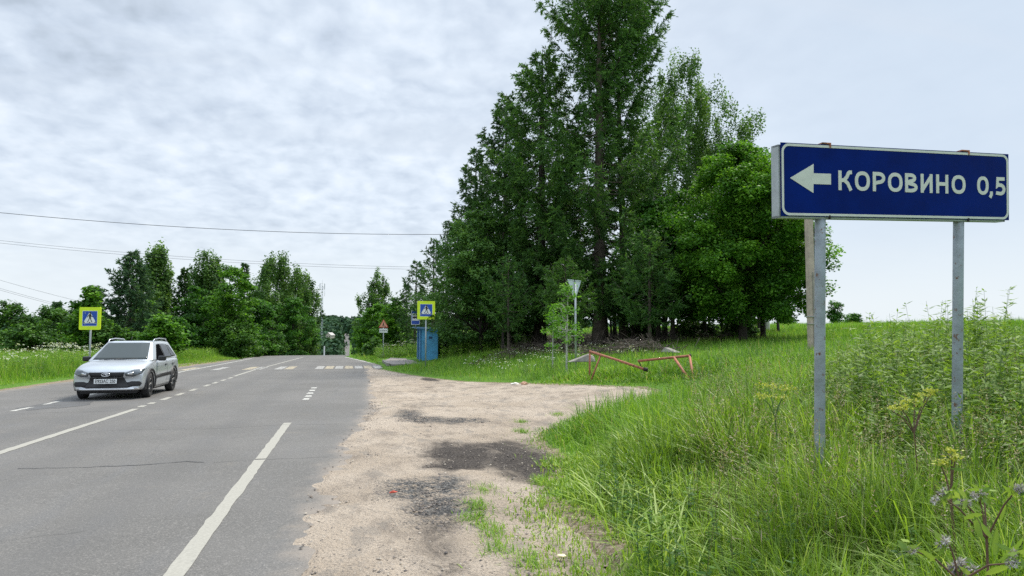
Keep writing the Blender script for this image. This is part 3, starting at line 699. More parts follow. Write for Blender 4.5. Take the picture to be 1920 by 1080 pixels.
# ------------------------------------------------------------------ bus stop sign, bus shelter, road works sign, give way sign
SHX, SHY = 4.75, 45.6
sz0 = -.42
sh = empty('bus_shelter', (SHX+.05, SHY, sz0+.12), R(-2), 'small blue sheet metal bus shelter with a flat overhanging roof', 'bus shelter')
sh.scale = (.88, .88, .92)
MB().box((0.12, -.9, 1.1), (1.14, .05, 2.2)).build('side_wall', M['shelter'], sh)
MB().box((0.06, 1.9, 1.1), (1.28, .05, 2.2)).build('side_wall', M['shelter'], sh)
MB().box((.68, .5, 1.1), (.05, 2.75, 2.2)).build('rear_wall', M['shelter'], sh)
for yy in (-.86, 1.86): MB().box((-.60, yy, 1.1), (.07, .07, 2.2)).build('front_post', M['shelterroof'], sh)
MB().box((-.0, .5, 2.235), (2.0, 3.3, .05), Matrix.Rotation(R(2), 3, 'Y')).box((-.0, -1.14, 2.20), (2.0, .03, .10), Matrix.Rotation(R(2), 3, 'Y')).build('roof', M['shelterroof'], sh)
b = MB(); b.box((.35, .5, .45), (.35, 2.4, .04)); b.box((.35, -.5, .2), (.3, .05, .5)); b.box((.35, 1.5, .2), (.3, .05, .5)); b.build('bench', M['darkiron'], sh)
MB().box((.18, -.929, 1.55), (.24, .008, .16)).build('notice', pbr('dark_notice', (.02, .07, .16), .6), sh)
bs = empty('bus_stop_sign', (3.95, 44.55, 1.86), 0, 'blue and white bus stop sign fixed to the shelter roof edge', 'road sign')
f0 = face_frame(None, R(-10)); f = lambda u, v, n: f0(u, v+.52, n)
MB().prism(rrect(-.27, -.44, .27, .44, .04), -.02, .0, f).build('panel', M['blue'], bs)
ring_mesh(rrect(-.27, -.44, .27, .44, .04), rrect(-.245, -.415, .245, .415, .03), -.001, .003, 'white_edge', M['white'], bs, f)
MB().prism([(-.2, -.19), (.2, -.19), (.2, .28), (-.2, .28)], -.002, .004, f).build('white_field', M['white'], bs)
b = MB().prism(rrect(-.17, -.04, .17, .07, .03), .002, .007, f)
for c in (-.11, -.04, .03, .10): b.prism([(c-.022, .10), (c+.022, .10), (c+.022, .125), (c-.022, .125)], .002, .007, f)
for c in (-.09, .09): b.prism([(c+.035*math.cos(t), -.05+.035*math.sin(t)) for t in [2*math.pi*i_/10 for i_ in range(10)]], .002, .0075, f)
b.build('bus_symbol', M['black'], bs)
MB().tube([f0(0, -.12, -.05), f0(0, .6, -.05)], .03, 10).build('bracket_pole', M['galv'], bs, True)

rw = empty('road_works_sign', (2.63, 58.9, float(H(2.63, 58.9))-.02), 0, 'faded orange triangular road works sign with a small white plate below', 'road sign')
f0 = face_frame(None, R(-2)); f = lambda u, v, n: f0(u, v+2.72, n)
tri = lambda s: [(-s*.5, -s*.32), (s*.5, -s*.32), (0, s*.55)]
MB().prism(tri(.80), -.02, .0, f).build('panel', M['red'], rw)
MB().prism([(x, y+.005) for x, y in tri(.64)], -.001, .004, f).build('orange_field', M['orange'], rw)
b = MB(); b.prism([(-.02, .16), (.04, .16), (.04, .10), (-.02, .10)], .003, .008, f); b.prism([(-.03, .10), (.05, .08), (.02, -.03), (.07, -.16), (.02, -.16), (-.03, -.05), (-.08, -.16), (-.12, -.16), (-.06, -.02)], .003, .0085, f)
b.prism([(.09, -.16), (.20, -.16), (.15, -.08)], .003, .009, f); b.build('digging_figure', M['black'], rw)
f = lambda u, v, n: f0(u, v+2.22, n)
MB().prism([(-.33, -.17), (.33, -.17), (.33, .17), (-.33, .17)], -.02, .0, f).build('plate', M['white'], rw)
b = MB(); b.prism([(-.28, 0), (-.21, .06), (-.21, -.06)], -.001, .004, f); b.prism([(.28, 0), (.21, .06), (.21, -.06)], -.001, .004, f)
for c, w_ in ((-.13, .04), (-.05, .05), (.04, .05), (.12, .04)): b.prism([(c-w_/2, -.05), (c+w_/2, -.05), (c+w_/2, .05), (c-w_/2, .05)], -.001, .004, f)
b.build('plate_marks', pbr('grey_mark', (.12, .14, .14), .6), rw)
MB().tube([f0(0, -.2, -.06), f0(0, 2.9, -.06)], .04, 10).build('post', M['galv'], rw, True)
MB().box((-.15, -.1, .15), (.55, .45, .35), bev=.05).build('concrete_block', M['concrete'], rw)

gw = empty('give_way_sign', (7.91, 24.61, float(H(7.91, 24.61))), 0, 'bare grey back of an inverted triangular sign on a thin pole', 'road sign')
f0 = face_frame(None, R(36)); zt = 2.88; f = lambda u, v, n: f0(u, v+zt-.1, n)
rt_ = [(-.40, .34), (-.38, .37), (.38, .37), (.40, .34), (.03, -.36), (-.03, -.36)]
M['alu'] = pbr('bare_aluminium_back', (.55, .60, .64), .5, .1, .1, 5)
MB().prism(rt_, -.002, .0, f).build('panel', M['alu'], gw)
b = bmesh.new(); k = len(rt_)
inn = [(x*.93, y*.93) for x, y in rt_]
ring_mesh(rt_, inn, -.0, .018, 'rim', M['alu'], gw, f)
MB().box(f0(0, zt+.02, .03), (.02, .02, .50)).build('channel', M['darkiron'], gw)
MB().tube([f0(0, -.3, .05), f0(0, zt+.15, .05)], .034, 12).build('post', M['galv'], gw, True)

# ------------------------------------------------------------------ bent red barrier
def pz(px, py, d): return Vector(at(px, py, d))
ba = empty('pipe_barrier', (6.9, 20.0, .1), 0, 'rusty red barrier arm of bent pipe slanting down to the left of the frame', 'barrier', 'broken pipe barrier')
ba['label'] = 'rusty red pipe barrier sloping down from a low post beside the concrete slab'
L0 = Vector(ba.location)
A_, B_ = pz(1106, 659, 20.6), pz(1207, 692, 18.6)
MB().tube([A_-L0, (A_+B_)/2-L0+Vector((0, 0, .01)), B_-L0], .034, 12).build('beam', M['rust'], ba, True)
MB().tube([A_-L0, Vector((A_.x-.02, A_.y, float(H(A_.x, A_.y))-.2))-L0], .03, 8).build('leg', M['rust'], ba, True)
q_ = A_.lerp(B_, .22); MB().tube([q_-L0, Vector((q_.x-.35, q_.y+.1, float(H(q_.x, q_.y))-.2))-L0], .025, 8).build('leg', M['rust'], ba, True)
MB().tube([B_-L0, B_-L0+Vector((.10, -.02, -.02))], .052, 10).build('end_cap', M['darkiron'], ba)
bb = empty('pipe_barrier', (8.6, 17.0, .3), 0, 'rusty red pipe barrier raised nearly level on a slanting leg', 'barrier', 'broken pipe barrier')
L0 = Vector(bb.location)
A_, B_, G1 = pz(1196, 677, 18.9), pz(1293, 667, 18.6), pz(1301, 716, 17.6)
MB().tube([A_-L0, B_-L0], .034, 12).build('beam', M['rust'], bb, True)
MB().tube([B_-L0, B_-L0+Vector((.03, -.0, 0))], .05, 10).build('end_cap', M['darkiron'], bb)
q_ = A_.lerp(B_, .70); MB().tube([q_-L0, G1-L0-Vector((.05, 0, .05))], .034, 10).build('leg', M['rust'], bb, True)
MB().tube([B_-L0, G1-L0+Vector((.02, 0, -.1))], .032, 8).build('leg', M['rust'], bb, True)
MB().tube([A_-L0+Vector((.02, 0, 0)), pz(1204, 690, 18.8)-L0], .014, 6).build('chain', M['darkiron'], bb, True)

# concrete slab, brush pile, utility pole, rubbish
sl = pz(1096, 664, 23.5)
b = bmesh.new(); r = random.Random(4)
pts = [(-.95, -.3, 0), (.55, -.3, 0), (.6, .35, 0), (-.9, .4, 0), (-.55, -.1, .16), (.15, -.2, .42), (.3, .2, .45), (-.3, .3, .2), (.55, -.1, .28)]
for q in pts: b.verts.new(Vector(q)*.6)
bmesh.ops.convex_hull(b, input=b.verts); bmesh.ops.bevel(b, geom=list(b.edges), offset=.02, affect='EDGES', segments=1)
me = bpy.data.meshes.new('concrete_slab'); b.to_mesh(me); b.free()
o = link('concrete_slab', me, M['concrete']); o.location = (sl.x, sl.y, float(H(sl.x, sl.y))+.32)
tag(o, 'pale broken concrete slab tilted behind the left end of the pipe barrier', 'concrete slab')
o = o.copy(); o.data = o.data.copy(); C.objects.link(o); q = pz(1255, 660, 27); o.location = (q.x, q.y, float(H(q.x, q.y))+.15); o.rotation_euler = (0, 0, 2.1); o.scale = (.8, .8, .7)
o['label'] = 'grey broken concrete slab half hidden in the shade right of the brush pile'
r = np.random.default_rng(12); n = 260
c0 = np.array(pz(1190, 655, 29)); c0[2] = float(H(c0[0], c0[1]))
P0 = c0+r.normal(size=(n, 3))*np.array([1.25, .5, .05])+np.array([0, 0, .15]); P0[:, 2] += .45*r.random(n)*np.exp(-((P0[:, 0]-c0[0])/1.2)**2)
D = r.normal(size=(n, 3))*np.array([1, .5, .28]); D = unit(D)*r.uniform(.4, 1.5, (n, 1))
V, Fc = tubes_np(P0-D*.5, P0+D*.5, r.uniform(.008, .024, n), .005, 5)
tag(npmesh('brush_pile', V, Fc, M['dry'], smooth=True), 'pile of dry grey brown branches lying under the trees behind the barrier', 'brush pile')
mound_r = np.random.default_rng(5)
up_ = empty('utility_pole', (15.84, 22.09, float(H(15.84, 22.09))), 0, 'slender brown grey concrete utility pole with a small white box, partly behind the blue sign', 'utility pole')
MB().box((0, 0, 3.0), (.21, .23, 6.6), bev=.02).build('shaft', M['poleconc'], up_)
MB().box((.02, -.125, 1.1), (.05, .012, 3.4)).build('cable_duct', M['concrete'], up_)
MB().box((.22, -.02, 1.10), (.16, .14, .36), bev=.015).build('meter_box', M['white'], up_)
for z_ in (.98, 1.24): MB().box((.06, -.02, z_), (.40, .27, .018)).build('strap', M['galv'], up_)
MB().tube([(.20, 0, .9), (.20, 0, .4)], .012, 6).build('cable', M['rust'], up_)
MB().tube([(.12, 0, 6.0), (.30, -.02, 4.6), (.26, -.02, 2.6), (.24, 0, 1.3)], .006, 5).build('drop_wire', M['wire'], up_)
for nm, px, py, colr, sc, lab in (('litter_scrap', 738, 926, (.45, .06, .03), (.035, .025, .02), 'small torn red scrap lying on the sandy gravel'), ('litter_scrap', 1053, 1043, (.75, .66, .40), (.03, .03, .008), 'pale yellow scrap lying in the sparse grass'), ('litter_scrap', 965, 721, (.75, .72, .68), (.12, .06, .04), 'white scrap at the grassy edge of the gravel turning'), ('litter_scrap', 983, 722, (.55, .33, .22), (.10, .06, .06), 'pinkish brown scrap beside the white scrap at the gravel edge')):
    d = 1.2; rr_ = None
    for _ in range(3000):
        q = at(px, py, d)
        if q.z <= float(H(q.x, q.y))+.01: break
        d *= 1.002
    b = bmesh.new(); bmesh.ops.create_icosphere(b, subdivisions=2, radius=1)
    rr = random.Random(px)
    for v in b.verts: v.co = Vector((v.co.x*sc[0]*rr.uniform(.6, 1.4), v.co.y*sc[1]*rr.uniform(.6, 1.4), v.co.z*sc[2]*rr.uniform(.5, 1.3)))
    me = bpy.data.meshes.new(nm); b.to_mesh(me); b.free(); o = link(nm, me, pbr('scrap_'+str(px), colr, .7, 0, .25, 60)); o.location = (q.x, q.y, q.z+sc[2]*.6); tag(o, lab, 'litter')

# bus stop platform with a kerb
pf = [(2.25, 40.6), (3.7, 41.2), (4.9, 44.2), (4.9, 50.5), (3.0, 55), (2.1, 47)]
b = bmesh.new(); zt_ = .10
n_ = len(pf); tv = [b.verts.new((x, y, float(road_z(y))+zt_)) for x, y in pf]; bv = [b.verts.new((x, y, float(road_z(y))-.3)) for x, y in pf]
b.faces.new(tv)
for i_ in range(n_): b.faces.new((tv[i_], bv[i_], bv[(i_+1) % n_], tv[(i_+1) % n_]))
bmesh.ops.recalc_face_normals(b, faces=b.faces); me = bpy.data.meshes.new('bus_stop_pavement'); b.to_mesh(me); b.free()
o = link('bus_stop_pavement', me, pbr('cracked_platform_asphalt', (.26, .23, .21), .9, 0, .2, 2.5, .3, 20)); o['kind'] = 'structure'
for i_, (y0_, y1_) in enumerate(((40.7, 41.6), (41.65, 42.6), (42.7, 43.6), (43.9, 44.9), (45.0, 46.0), (46.1, 47.0))):
    x_ = 2.22-.02*(y0_-40); xm = 2.2
    MB().box((xm-.1, (y0_+y1_)/2, float(road_z((y0_+y1_)/2))+.06), (.15, y1_-y0_, .22), Matrix.Rotation(R((-1)**i_*1.2), 3, 'Z'), .02).build('kerb_block', M['concrete'])['kind'] = 'structure'

# ------------------------------------------------------------------ distant mast, house, wires, marker posts
ms = empty('cell_mast', (-19.8, 518.2, -17.5), 0, 'tall slender lattice mobile mast rising beyond the crest of the road', 'mast')
b = MB()
for a in range(3):
    an = a*2.094; b.tube([(.8*math.cos(an), .8*math.sin(an), 0), (.45*math.cos(an), .45*math.sin(an), 52)], .17, 6)
for k in range(26):
    for a in range(3):
        a0, a1 = a*2.094, (a+1)*2.094; z0, z1 = k*2, k*2+2; q0, q1 = .8-.35*z0/52, .8-.35*z1/52
        b.tube([(q0*math.cos(a0), q0*math.sin(a0), z0), (q1*math.cos(a1), q1*math.sin(a1), z1)], .09, 4)
b.build('lattice', M['galv'], ms)
for x_ in (-1.6, 1.6): MB().box((x_, 0, 51), (.45, .4, 4)).build('antenna', M['galv'], ms)
b = MB()
for z_ in (49, 50.5, 53): b.tube([(-1.6, 0, z_), (1.6, 0, z_)], .08, 5)
b.build('antenna_arm', M['galv'], ms)
MB().tube([(0, 0, 52), (0, 0, 56)], .06, 5).build('lightning_rod', M['galv'], ms)
MB().tube([(1.7, 0, 44), (1.7, 0, 49)], .1, 5).build('antenna', M['galv'], ms)
ho = empty('house', tuple(at(619, 641, 560)), R(-28), 'small cream house with a pale gable roof on the wooded slope', 'house')
ho.scale = (.66, .66, .66)
MB().box((0, 0, 4.2), (6.4, 9, 8.4)).prism([(-3.2, 8.4), (3.2, 8.4), (0, 11.0)], -4.5, 4.5, lambda x, y, z: (x, z, y)).build('wall', M['housewall'], ho)
b = MB()
for s in (-1, 1): b.prism([(0, 11.25), (s*3.9, 8.0), (s*3.9, 7.75), (0, 11.0)], -5.1, 5.1, lambda x, y, z: (x, z, y))
b.build('roof', M['houseroof'], ho)
for x_, z_ in ((-1.4, 6.3), (1.4, 6.3), (0, 3.2)): MB().box((x_, -4.53, z_), (1.1, .1, 1.4)).build('window', M['black'], ho)
def wire(a, b_, sag, rad, label, grp='overhead wires over the road'):
    P = [Vector(a).lerp(Vector(b_), t) - Vector((0, 0, sag*4*t*(1-t))) for t in [k/40 for k in range(41)]]
    o = MB().tube(P, rad, 5).build('overhead_wire', M['wire'], None, True); tag(o, label, 'wire', grp)
wire(pz(-300, 365, 46), pz(1010, 436, 56), 1.0, .018, 'single dark overhead wire crossing the sky above the road, highest of all')
wire(pz(-300, 415, 52), pz(1010, 500, 66), 1.1, .010, 'upper of the close pair of thin wires crossing low over the road')
wire(pz(-300, 420, 52), pz(1010, 504, 66), 1.1, .010, 'lower of the close pair of thin wires crossing low over the road')
wire(pz(-200, 462, 80), pz(260, 590, 92), .5, .014, 'upper thin wire slanting down into the far hedge trees')
wire(pz(-200, 477, 80), pz(240, 600, 92), .5, .014, 'middle thin wire slanting down into the far hedge trees')
wire(pz(-200, 480.5, 80), pz(240, 603, 92), .5, .014, 'lowest thin wire slanting down into the far hedge trees')
for px, py, d, lab in ((608, 662, 66, 'white roadside marker post at the crest'),):
    q = pz(px, py, d); o = MB().box((0, 0, .45), (.12, .05, 1.6)).build('marker_post', M['white']); o.location = (q.x, q.y, q.z-.6); tag(o, lab, 'post')


# ------------------------------------------------------------------ the silver estate car
def make_car(loc, label):
    car = empty('parked_car'.replace('parked_', 'estate_'), loc, 0, label, 'car')
    car.rotation_euler = (R(-.6), 0, 0)
    m, g = mat('silver_car_paint'); oc = g.n('ShaderNodeTexCoord').outputs['Object']
    c = g.mix(g.rng(g.noise(oc, 3, 5), .3, .7), (.52, .55, .58), (.57, .60, .63))
    zc_ = g.n('ShaderNodeSeparateXYZ', {0: oc}).outputs[2]
    c = g.mix(g.m('MULTIPLY', g.rng(zc_, .5, .18), g.rng(g.noise(oc, 9, 6, .7), .35, .6, .1, .55)), c, (.25, .22, .19))
    out(g, g.n('ShaderNodeBsdfPrincipled', {'Base Color': c, 'Metallic': .55, 'Roughness': .34, 'Coat Weight': .6, 'Coat Roughness': .05}).outputs[0]); paint = m
    blackp = pbr('black_plastic', (.022, .022, .024), .55, 0, .1, 8); gloss = pbr('gloss_black', (.012, .012, .014), .25)
    glass, g = mat('car_glass'); out(g, g.n('ShaderNodeBsdfPrincipled', {'Base Color': (.045, .058, .058, 1), 'Roughness': .04, 'Specular IOR Level': .45, 'IOR': 1.45}).outputs[0])
    dglass, g = mat('dark_car_glass'); out(g, g.n('ShaderNodeBsdfPrincipled', {'Base Color': (.008, .009, .010, 1), 'Roughness': .05, 'Specular IOR Level': .25}).outputs[0])
    lamp, g = mat('headlamp_glass'); out(g, g.n('ShaderNodeBsdfPrincipled', {'Base Color': (.13, .145, .155, 1), 'Metallic': .6, 'Roughness': .16, 'Coat Weight': 1.0}).outputs[0])
    chrome, g = mat('chrome'); out(g, g.n('ShaderNodeBsdfPrincipled', {'Base Color': (.75, .76, .78, 1), 'Metallic': 1.0, 'Roughness': .18}).outputs[0])
    rubber = pbr('tyre_rubber', (.025, .025, .026), .85, 0, .2, 10); rim = pbr('dark_alloy', (.16, .16, .165), .35, .8, .1, 8)
    # lower body lofted along the length, nose at y=0
    st = [(0.0, .72, .27, .56, .60), (.02, .79, .235, .64, .70), (.09, .82, .215, .72, .79), (.28, .835, .205, .79, .86), (.65, .845, .20, .86, .925), (1.02, .85, .195, .90, .965), (1.3, .85, .19, .93, .99), (2.0, .85, .19, .95, .99), (2.7, .85, .19, .96, 1.0),
          (3.4, .85, .20, .975, 1.01), (3.82, .835, .23, .985, 1.01), (4.05, .80, .27, .96, .99), (4.13, .74, .31, .93, .95)]
    b = bmesh.new(); rings = []
    for y, w_, zb, zbelt, zt in st:
        half = [(w_*.55, zb), (w_*.90, zb+.005), (w_-.02, zb+.07), (w_+.0, .46), (w_-.004, (.46+zbelt)/2+.05), (w_-.035, zbelt), (w_-.13, zt-.012), (w_*.45, zt+.012)]
        pts = half+[(-x, z) for x, z in half[::-1]]
        k = max(0, 1-y/.75)
        rings.append([b.verts.new((x, y+.24*k*(abs(x)/.85)**2.6, z)) for x, z in pts])
    n = 16
    for r0_, r1_ in zip(rings, rings[1:]):
        for j in range(n): b.faces.new((r0_[j], r0_[(j+1) % n], r1_[(j+1) % n], r1_[j]))
    b.faces.new(rings[0][::-1]); b.faces.new(rings[-1])
    bmesh.ops.recalc_face_normals(b, faces=b.faces)
    for f in b.faces: f.smooth = True
    me = bpy.data.meshes.new('tmp'); b.to_mesh(me); b.free(); body = bpy.data.objects.new('tmp', me); C.objects.link(body)
    md = body.modifiers.new('s', 'SUBSURF'); md.levels = 2; md.render_levels = 2
    WY = (.80, 3.276); WR = .305
    cut = bmesh.new()
    for y in WY:
        for sx in (-1, 1):
            bmesh.ops.create_cone(cut, cap_ends=True, segments=36, radius1=.36, radius2=.36, depth=.34, matrix=Matrix.Translation((sx*.80, y, .315)) @ Matrix.Rotation(R(90), 4, 'Y'))
    cme = bpy.data.meshes.new('cut'); cut.to_mesh(cme); cut.free(); cob = bpy.data.objects.new('cut', cme); C.objects.link(cob)
    bo = body.modifiers.new('b', 'BOOLEAN'); bo.operation = 'DIFFERENCE'; bo.object = cob; bo.solver = 'EXACT'
    bpy.context.view_layer.update(); dg = bpy.context.evaluated_depsgraph_get()
    fin = bpy.data.meshes.new_from_object(body.evaluated_get(dg)); 
    bpy.data.objects.remove(body); bpy.data.objects.remove(cob)
    fin.materials.clear(); fin.name = 'body'
    for f in fin.polygons: f.use_smooth = True
    fin.materials.append(paint); bobj = bpy.data.objects.new('body', fin); C.objects.link(bobj); bobj.parent = car
    md = bobj.modifiers.new('n', 'WEIGHTED_NORMAL'); md.keep_sharp = False
    bvb = BVHTree.FromPolygons([v.co.copy() for v in fin.vertices], [tuple(p.vertices) for p in fin.polygons])
    # cabin
    b = bmesh.new()
    for sx in (-1, 1):
        for q in ((.80, 1.08, .93), (.60, 1.00, .95), (.575, 1.93, 1.445), (.40, 1.86, 1.475), (.805, 2.2, .95), (.80, 3.9, .96), (.585, 3.55, 1.45), (.60, 2.6, 1.47), (.42, 3.62, 1.475), (.45, 2.6, 1.50), (.70, 4.06, .97)):
            b.verts.new((q[0]*sx, q[1], q[2]))
    bmesh.ops.convex_hull(b, input=b.verts)
    bmesh.ops.dissolve_limit(b, angle_limit=R(7), verts=b.verts, edges=b.edges)
    bmesh.ops.bevel(b, geom=[e for e in b.edges], offset=.045, segments=3, affect='EDGES', profile=.5)
    bmesh.ops.recalc_face_normals(b, faces=b.faces)
    bvc = BVHTree.FromBMesh(b)
    for f in b.faces: f.smooth = True
    me = bpy.data.meshes.new('cabin'); b.to_mesh(me); b.free(); cab = link('cabin', me, paint, car); cab.modifiers.new('n', 'WEIGHTED_NORMAL')
    def panel(name, poly, axis, bv, off, m, parent=None, res=.05, thick=.01):
        """outline laid on the bodywork: axis 'f' (x,z seen from the nose) or +1/-1 (y,z seen from the side)"""
        b = bmesh.new(); b.faces.new([b.verts.new((x, y, 0)) for x, y in poly])
        xs_ = [q[0] for q in poly]; ys_ = [q[1] for q in poly]
        for ax_, lo, hi in ((0, min(xs_), max(xs_)), (1, min(ys_), max(ys_))):
            k = lo+res
            while k < hi-1e-4:
                no = (1, 0, 0) if ax_ == 0 else (0, 1, 0); co = (k, 0, 0) if ax_ == 0 else (0, k, 0)
                bmesh.ops.bisect_plane(b, geom=b.verts[:]+b.edges[:]+b.faces[:], plane_co=co, plane_no=no); k += res
        bmesh.ops.triangulate(b, faces=[f for f in b.faces if len(f.verts) > 4])
        dead = []
        for v in b.verts:
            u_, w_ = v.co.x, v.co.y
            if axis == 'f': o_, d_ = Vector((u_, -3, w_)), Vector((0, 1, 0))
            else: o_, d_ = Vector((axis*3, u_, w_)), Vector((-axis, 0, 0))
            h_, nn, _, _ = bv.ray_cast(o_, d_)
            if h_ is None: dead.append(v); continue
            if nn.dot(d_) > 0: nn = -nn
            v.co = h_+(nn*.5-d_*.5).normalized()*off
        bmesh.ops.delete(b, geom=dead, context='VERTS')
        bmesh.ops.recalc_face_normals(b, faces=b.faces)
        if b.faces:
            avg = sum((f.normal*f.calc_area() for f in b.faces), Vector()); ref = Vector((0, -1, 0)) if axis == 'f' else Vector((axis, 0, 0))
            if avg.dot(ref) < 0: bmesh.ops.reverse_faces(b, faces=b.faces)
        for f in b.faces: f.smooth = True
        me = bpy.data.meshes.new(name); b.to_mesh(me); b.free()
        o = link(name, me, m, parent or car); md = o.modifiers.new('s', 'SOLIDIFY'); md.thickness = thick; md.offset = -1
        return o
    mir = lambda P: [(-x, y) for x, y in P][::-1]
    panel('windscreen', [(-.66, .985), (-.53, 1.425), (.53, 1.425), (.66, .985)], 'f', bvc, .006, glass, res=.06)
    for s in (-1, 1):
        panel('side_window', [(1.52, .985), (2.12, 1.375), (2.42, 1.39), (2.44, .99)], s, bvc, .006, pbr('painted_interior_shade', (.006, .006, .007), .9, spec=.0) if s > 0 else dglass)  # driver side: opaque black panel painted as the shaded interior behind an open window
        panel('side_window', [(2.49, .99), (2.47, 1.39), (3.02, 1.385), (3.16, 1.0)], s, bvc, .006, dglass)
        panel('side_window', [(3.22, 1.005), (3.10, 1.375), (3.40, 1.345), (3.72, 1.03)], s, bvc, .006, dglass)
        panel('headlight', [(s*x, z) for x, z in ((.395, .675), (.43, .595), (.60, .575), (.77, .65), (.81, .775), (.60, .75))], 'f', bvb, .012, lamp)
        panel('headlight_reflector', [(s*x, z) for x, z in ((.46, .655), (.48, .62), (.57, .615), (.60, .69))], 'f', bvb, .016, chrome, thick=.004)
        panel('bumper_intake', [(s*x, z) for x, z in ((.45, .43), (.50, .33), (.74, .335), (.78, .40), (.74, .455), (.56, .46))], 'f', bvb, .010, blackp)
        panel('door_moulding', [(1.22, .47), (1.22, .56), (2.90, .60), (2.90, .505)], s, bvb, .010, blackp, res=.1)
        panel('sill_cladding', [(1.18, .20), (1.18, .27), (2.90, .29), (2.90, .21)], s, bvb, .010, blackp, res=.1)
        for yy in (1.33, 2.46, 3.14): panel('door_seam', [(yy-.004, .30), (yy-.004, .93), (yy+.004, .93), (yy+.004, .30)], s, bvb, .003, gloss, res=.1, thick=.002)
        for yy in (2.22, 3.02): panel('door_handle', [(yy, .80), (yy+.16, .805), (yy+.16, .835), (yy, .83)], s, bvb, .03, blackp, thick=.02)
        for yc in WY:
            P = [(yc+.44*math.cos(t), .315+.44*math.sin(t)) for t in [R(-12+204*k/26) for k in range(27)]]+[(yc+.352*math.cos(t), .315+.352*math.sin(t)) for t in [R(192-204*k/26) for k in range(27)]]
            b = bmesh.new()
            for k in range(26):
                q = [P[k], P[k+1], P[52-k], P[53-k]]
                vv = []
                for (yy, zz2) in q:
                    h_, nn, _, _ = bvb.ray_cast(Vector((s*3, yy, zz2)), Vector((-s, 0, 0)))
                    xx = h_.x if h_ is not None and abs(h_.x) > .70 else s*.80
                    vv.append(b.verts.new((max(abs(xx), .78)*s+s*.014, yy, zz2)))
                b.faces.new(vv)
            bmesh.ops.remove_doubles(b, verts=b.verts, dist=.001); bmesh.ops.recalc_face_normals(b, faces=b.faces)
            me = bpy.data.meshes.new('wheel_arch'); b.to_mesh(me); b.free()
            o = link('wheel_arch', me, blackp, car); md = o.modifiers.new('s', 'SOLIDIFY'); md.thickness = .03; md.offset = 0
        mb = MB().box((s*.93, 1.50, 1.0), (.20, .11, .135), Matrix.Rotation(R(s*-8), 3, 'Z'), .035).box((s*.84, 1.52, .965), (.10, .06, .04)); mb.build('wing_mirror', gloss, car)
        rr_ = MB().tube([(s*.56, 1.98, 1.43), (s*.57, 2.10, 1.515), (s*.575, 2.6, 1.545), (s*.57, 3.35, 1.53), (s*.55, 3.52, 1.45)], .017, 8); rr_.build('roof_rail', chrome, car, True)
    panel('grille', [(-.41, .69), (-.37, .575), (.37, .575), (.41, .69)], 'f', bvb, .010, blackp)
    for zz2 in (.605, .640):
        panel('grille_bar', [(-.36, zz2-.006), (.36, zz2-.006), (.37, zz2+.006), (-.37, zz2+.006)], 'f', bvb, .018, gloss, thick=.012)
    panel('bumper_centre', [(-.62, .34), (-.47, .30), (.47, .30), (.62, .34), (.43, .45), (.38, .565), (-.38, .565), (-.43, .45)], 'f', bvb, .008, blackp)
    panel('skid_plate', [(-.78, .255), (-.55, .235), (.55, .235), (.78, .255), (.70, .29), (.45, .275), (-.45, .275), (-.70, .29)], 'f', bvb, .012, chrome)
    em = MB(); yq = -.03
    em.tube([(.095*math.cos(t), yq, .635+.042*math.sin(t)) for t in [2*math.pi*k/24 for k in range(25)]], .008, 6)
    em.tube([(-.055, yq, .622), (-.02, yq, .655), (.04, yq, .648), (.055, yq, .625), (.02, yq, .615), (-.005, yq, .64)], .008, 6)
    em.build('badge', chrome, car, True)
    pl_ = MB().box((0, -.024, .47), (.52, .012, .115), bev=.004).build('number_plate', M['white'], car)
    fc_ = bpy.data.curves.new('t', 'FONT'); fc_.body = '\u0415923\u0410\u0421 250'; fc_.size = .112; fc_.align_x = 'CENTER'; fc_.align_y = 'CENTER'; fc_.extrude = .002; fc_.offset = .001
    fo = bpy.data.objects.new('t', fc_); C.objects.link(fo); bpy.context.view_layer.update()
    tm = bpy.data.meshes.new_from_object(fo.evaluated_get(bpy.context.evaluated_depsgraph_get())); bpy.data.objects.remove(fo)
    tm.materials.clear(); t_ = link('plate_characters', tm, M['black'], pl_); t_.location = (0, -.0325, .47); t_.rotation_euler = (R(90), 0, 0); t_.scale = (.78, 1, 1)
    for x_, s_ in ((-.26, -1), (.10, -1)):
        MB().tube([(x_-.22, 1.02, .985), (x_+.0, 1.06, 1.005), (x_+.32, 1.10, 1.01)], .008, 5).build('wiper', blackp, car, True)
    MB().tube([(0.0, 2.0, 1.49), (0, 2.12, 1.60)], .006, 5).build('aerial', blackp, car, True)
    for y in WY:
        for s in (-1, 1):
            wh = empty('wheel', (s*.745, y, WR)); wh.parent = car; wh.rotation_euler = (0, 0, R(4) if y < 2 else 0)
            prof_ = [(.205, -.09), (.27, -.10), (.298, -.085), (.305, -.05), (.305, .05), (.298, .085), (.27, .10), (.205, .09)]
            b = bmesh.new(); nn_ = 40; rg = []
            for k in range(nn_):
                a = 2*math.pi*k/nn_; rg.append([b.verts.new((x_, r_*math.cos(a), r_*math.sin(a))) for r_, x_ in prof_])
            for k in range(nn_):
                for j in range(7): b.faces.new((rg[k][j], rg[k][j+1], rg[(k+1) % nn_][j+1], rg[(k+1) % nn_][j])).smooth = True
            bmesh.ops.recalc_face_normals(b, faces=b.faces)
            me = bpy.data.meshes.new('tyre'); b.to_mesh(me); b.free(); link('tyre', me, rubber, wh)
            b = MB(); xo = s*.075
            for k in range(24):
                a0, a1 = 2*math.pi*k/24, 2*math.pi*(k+1)/24
                b.prism([(.212*math.cos(a0), .212*math.sin(a0)), (.212*math.cos(a1), .212*math.sin(a1)), (.188*math.cos(a1), .188*math.sin(a1)), (.188*math.cos(a0), .188*math.sin(a0))], -.085, .085, lambda x, y2, z: (z, x, y2))
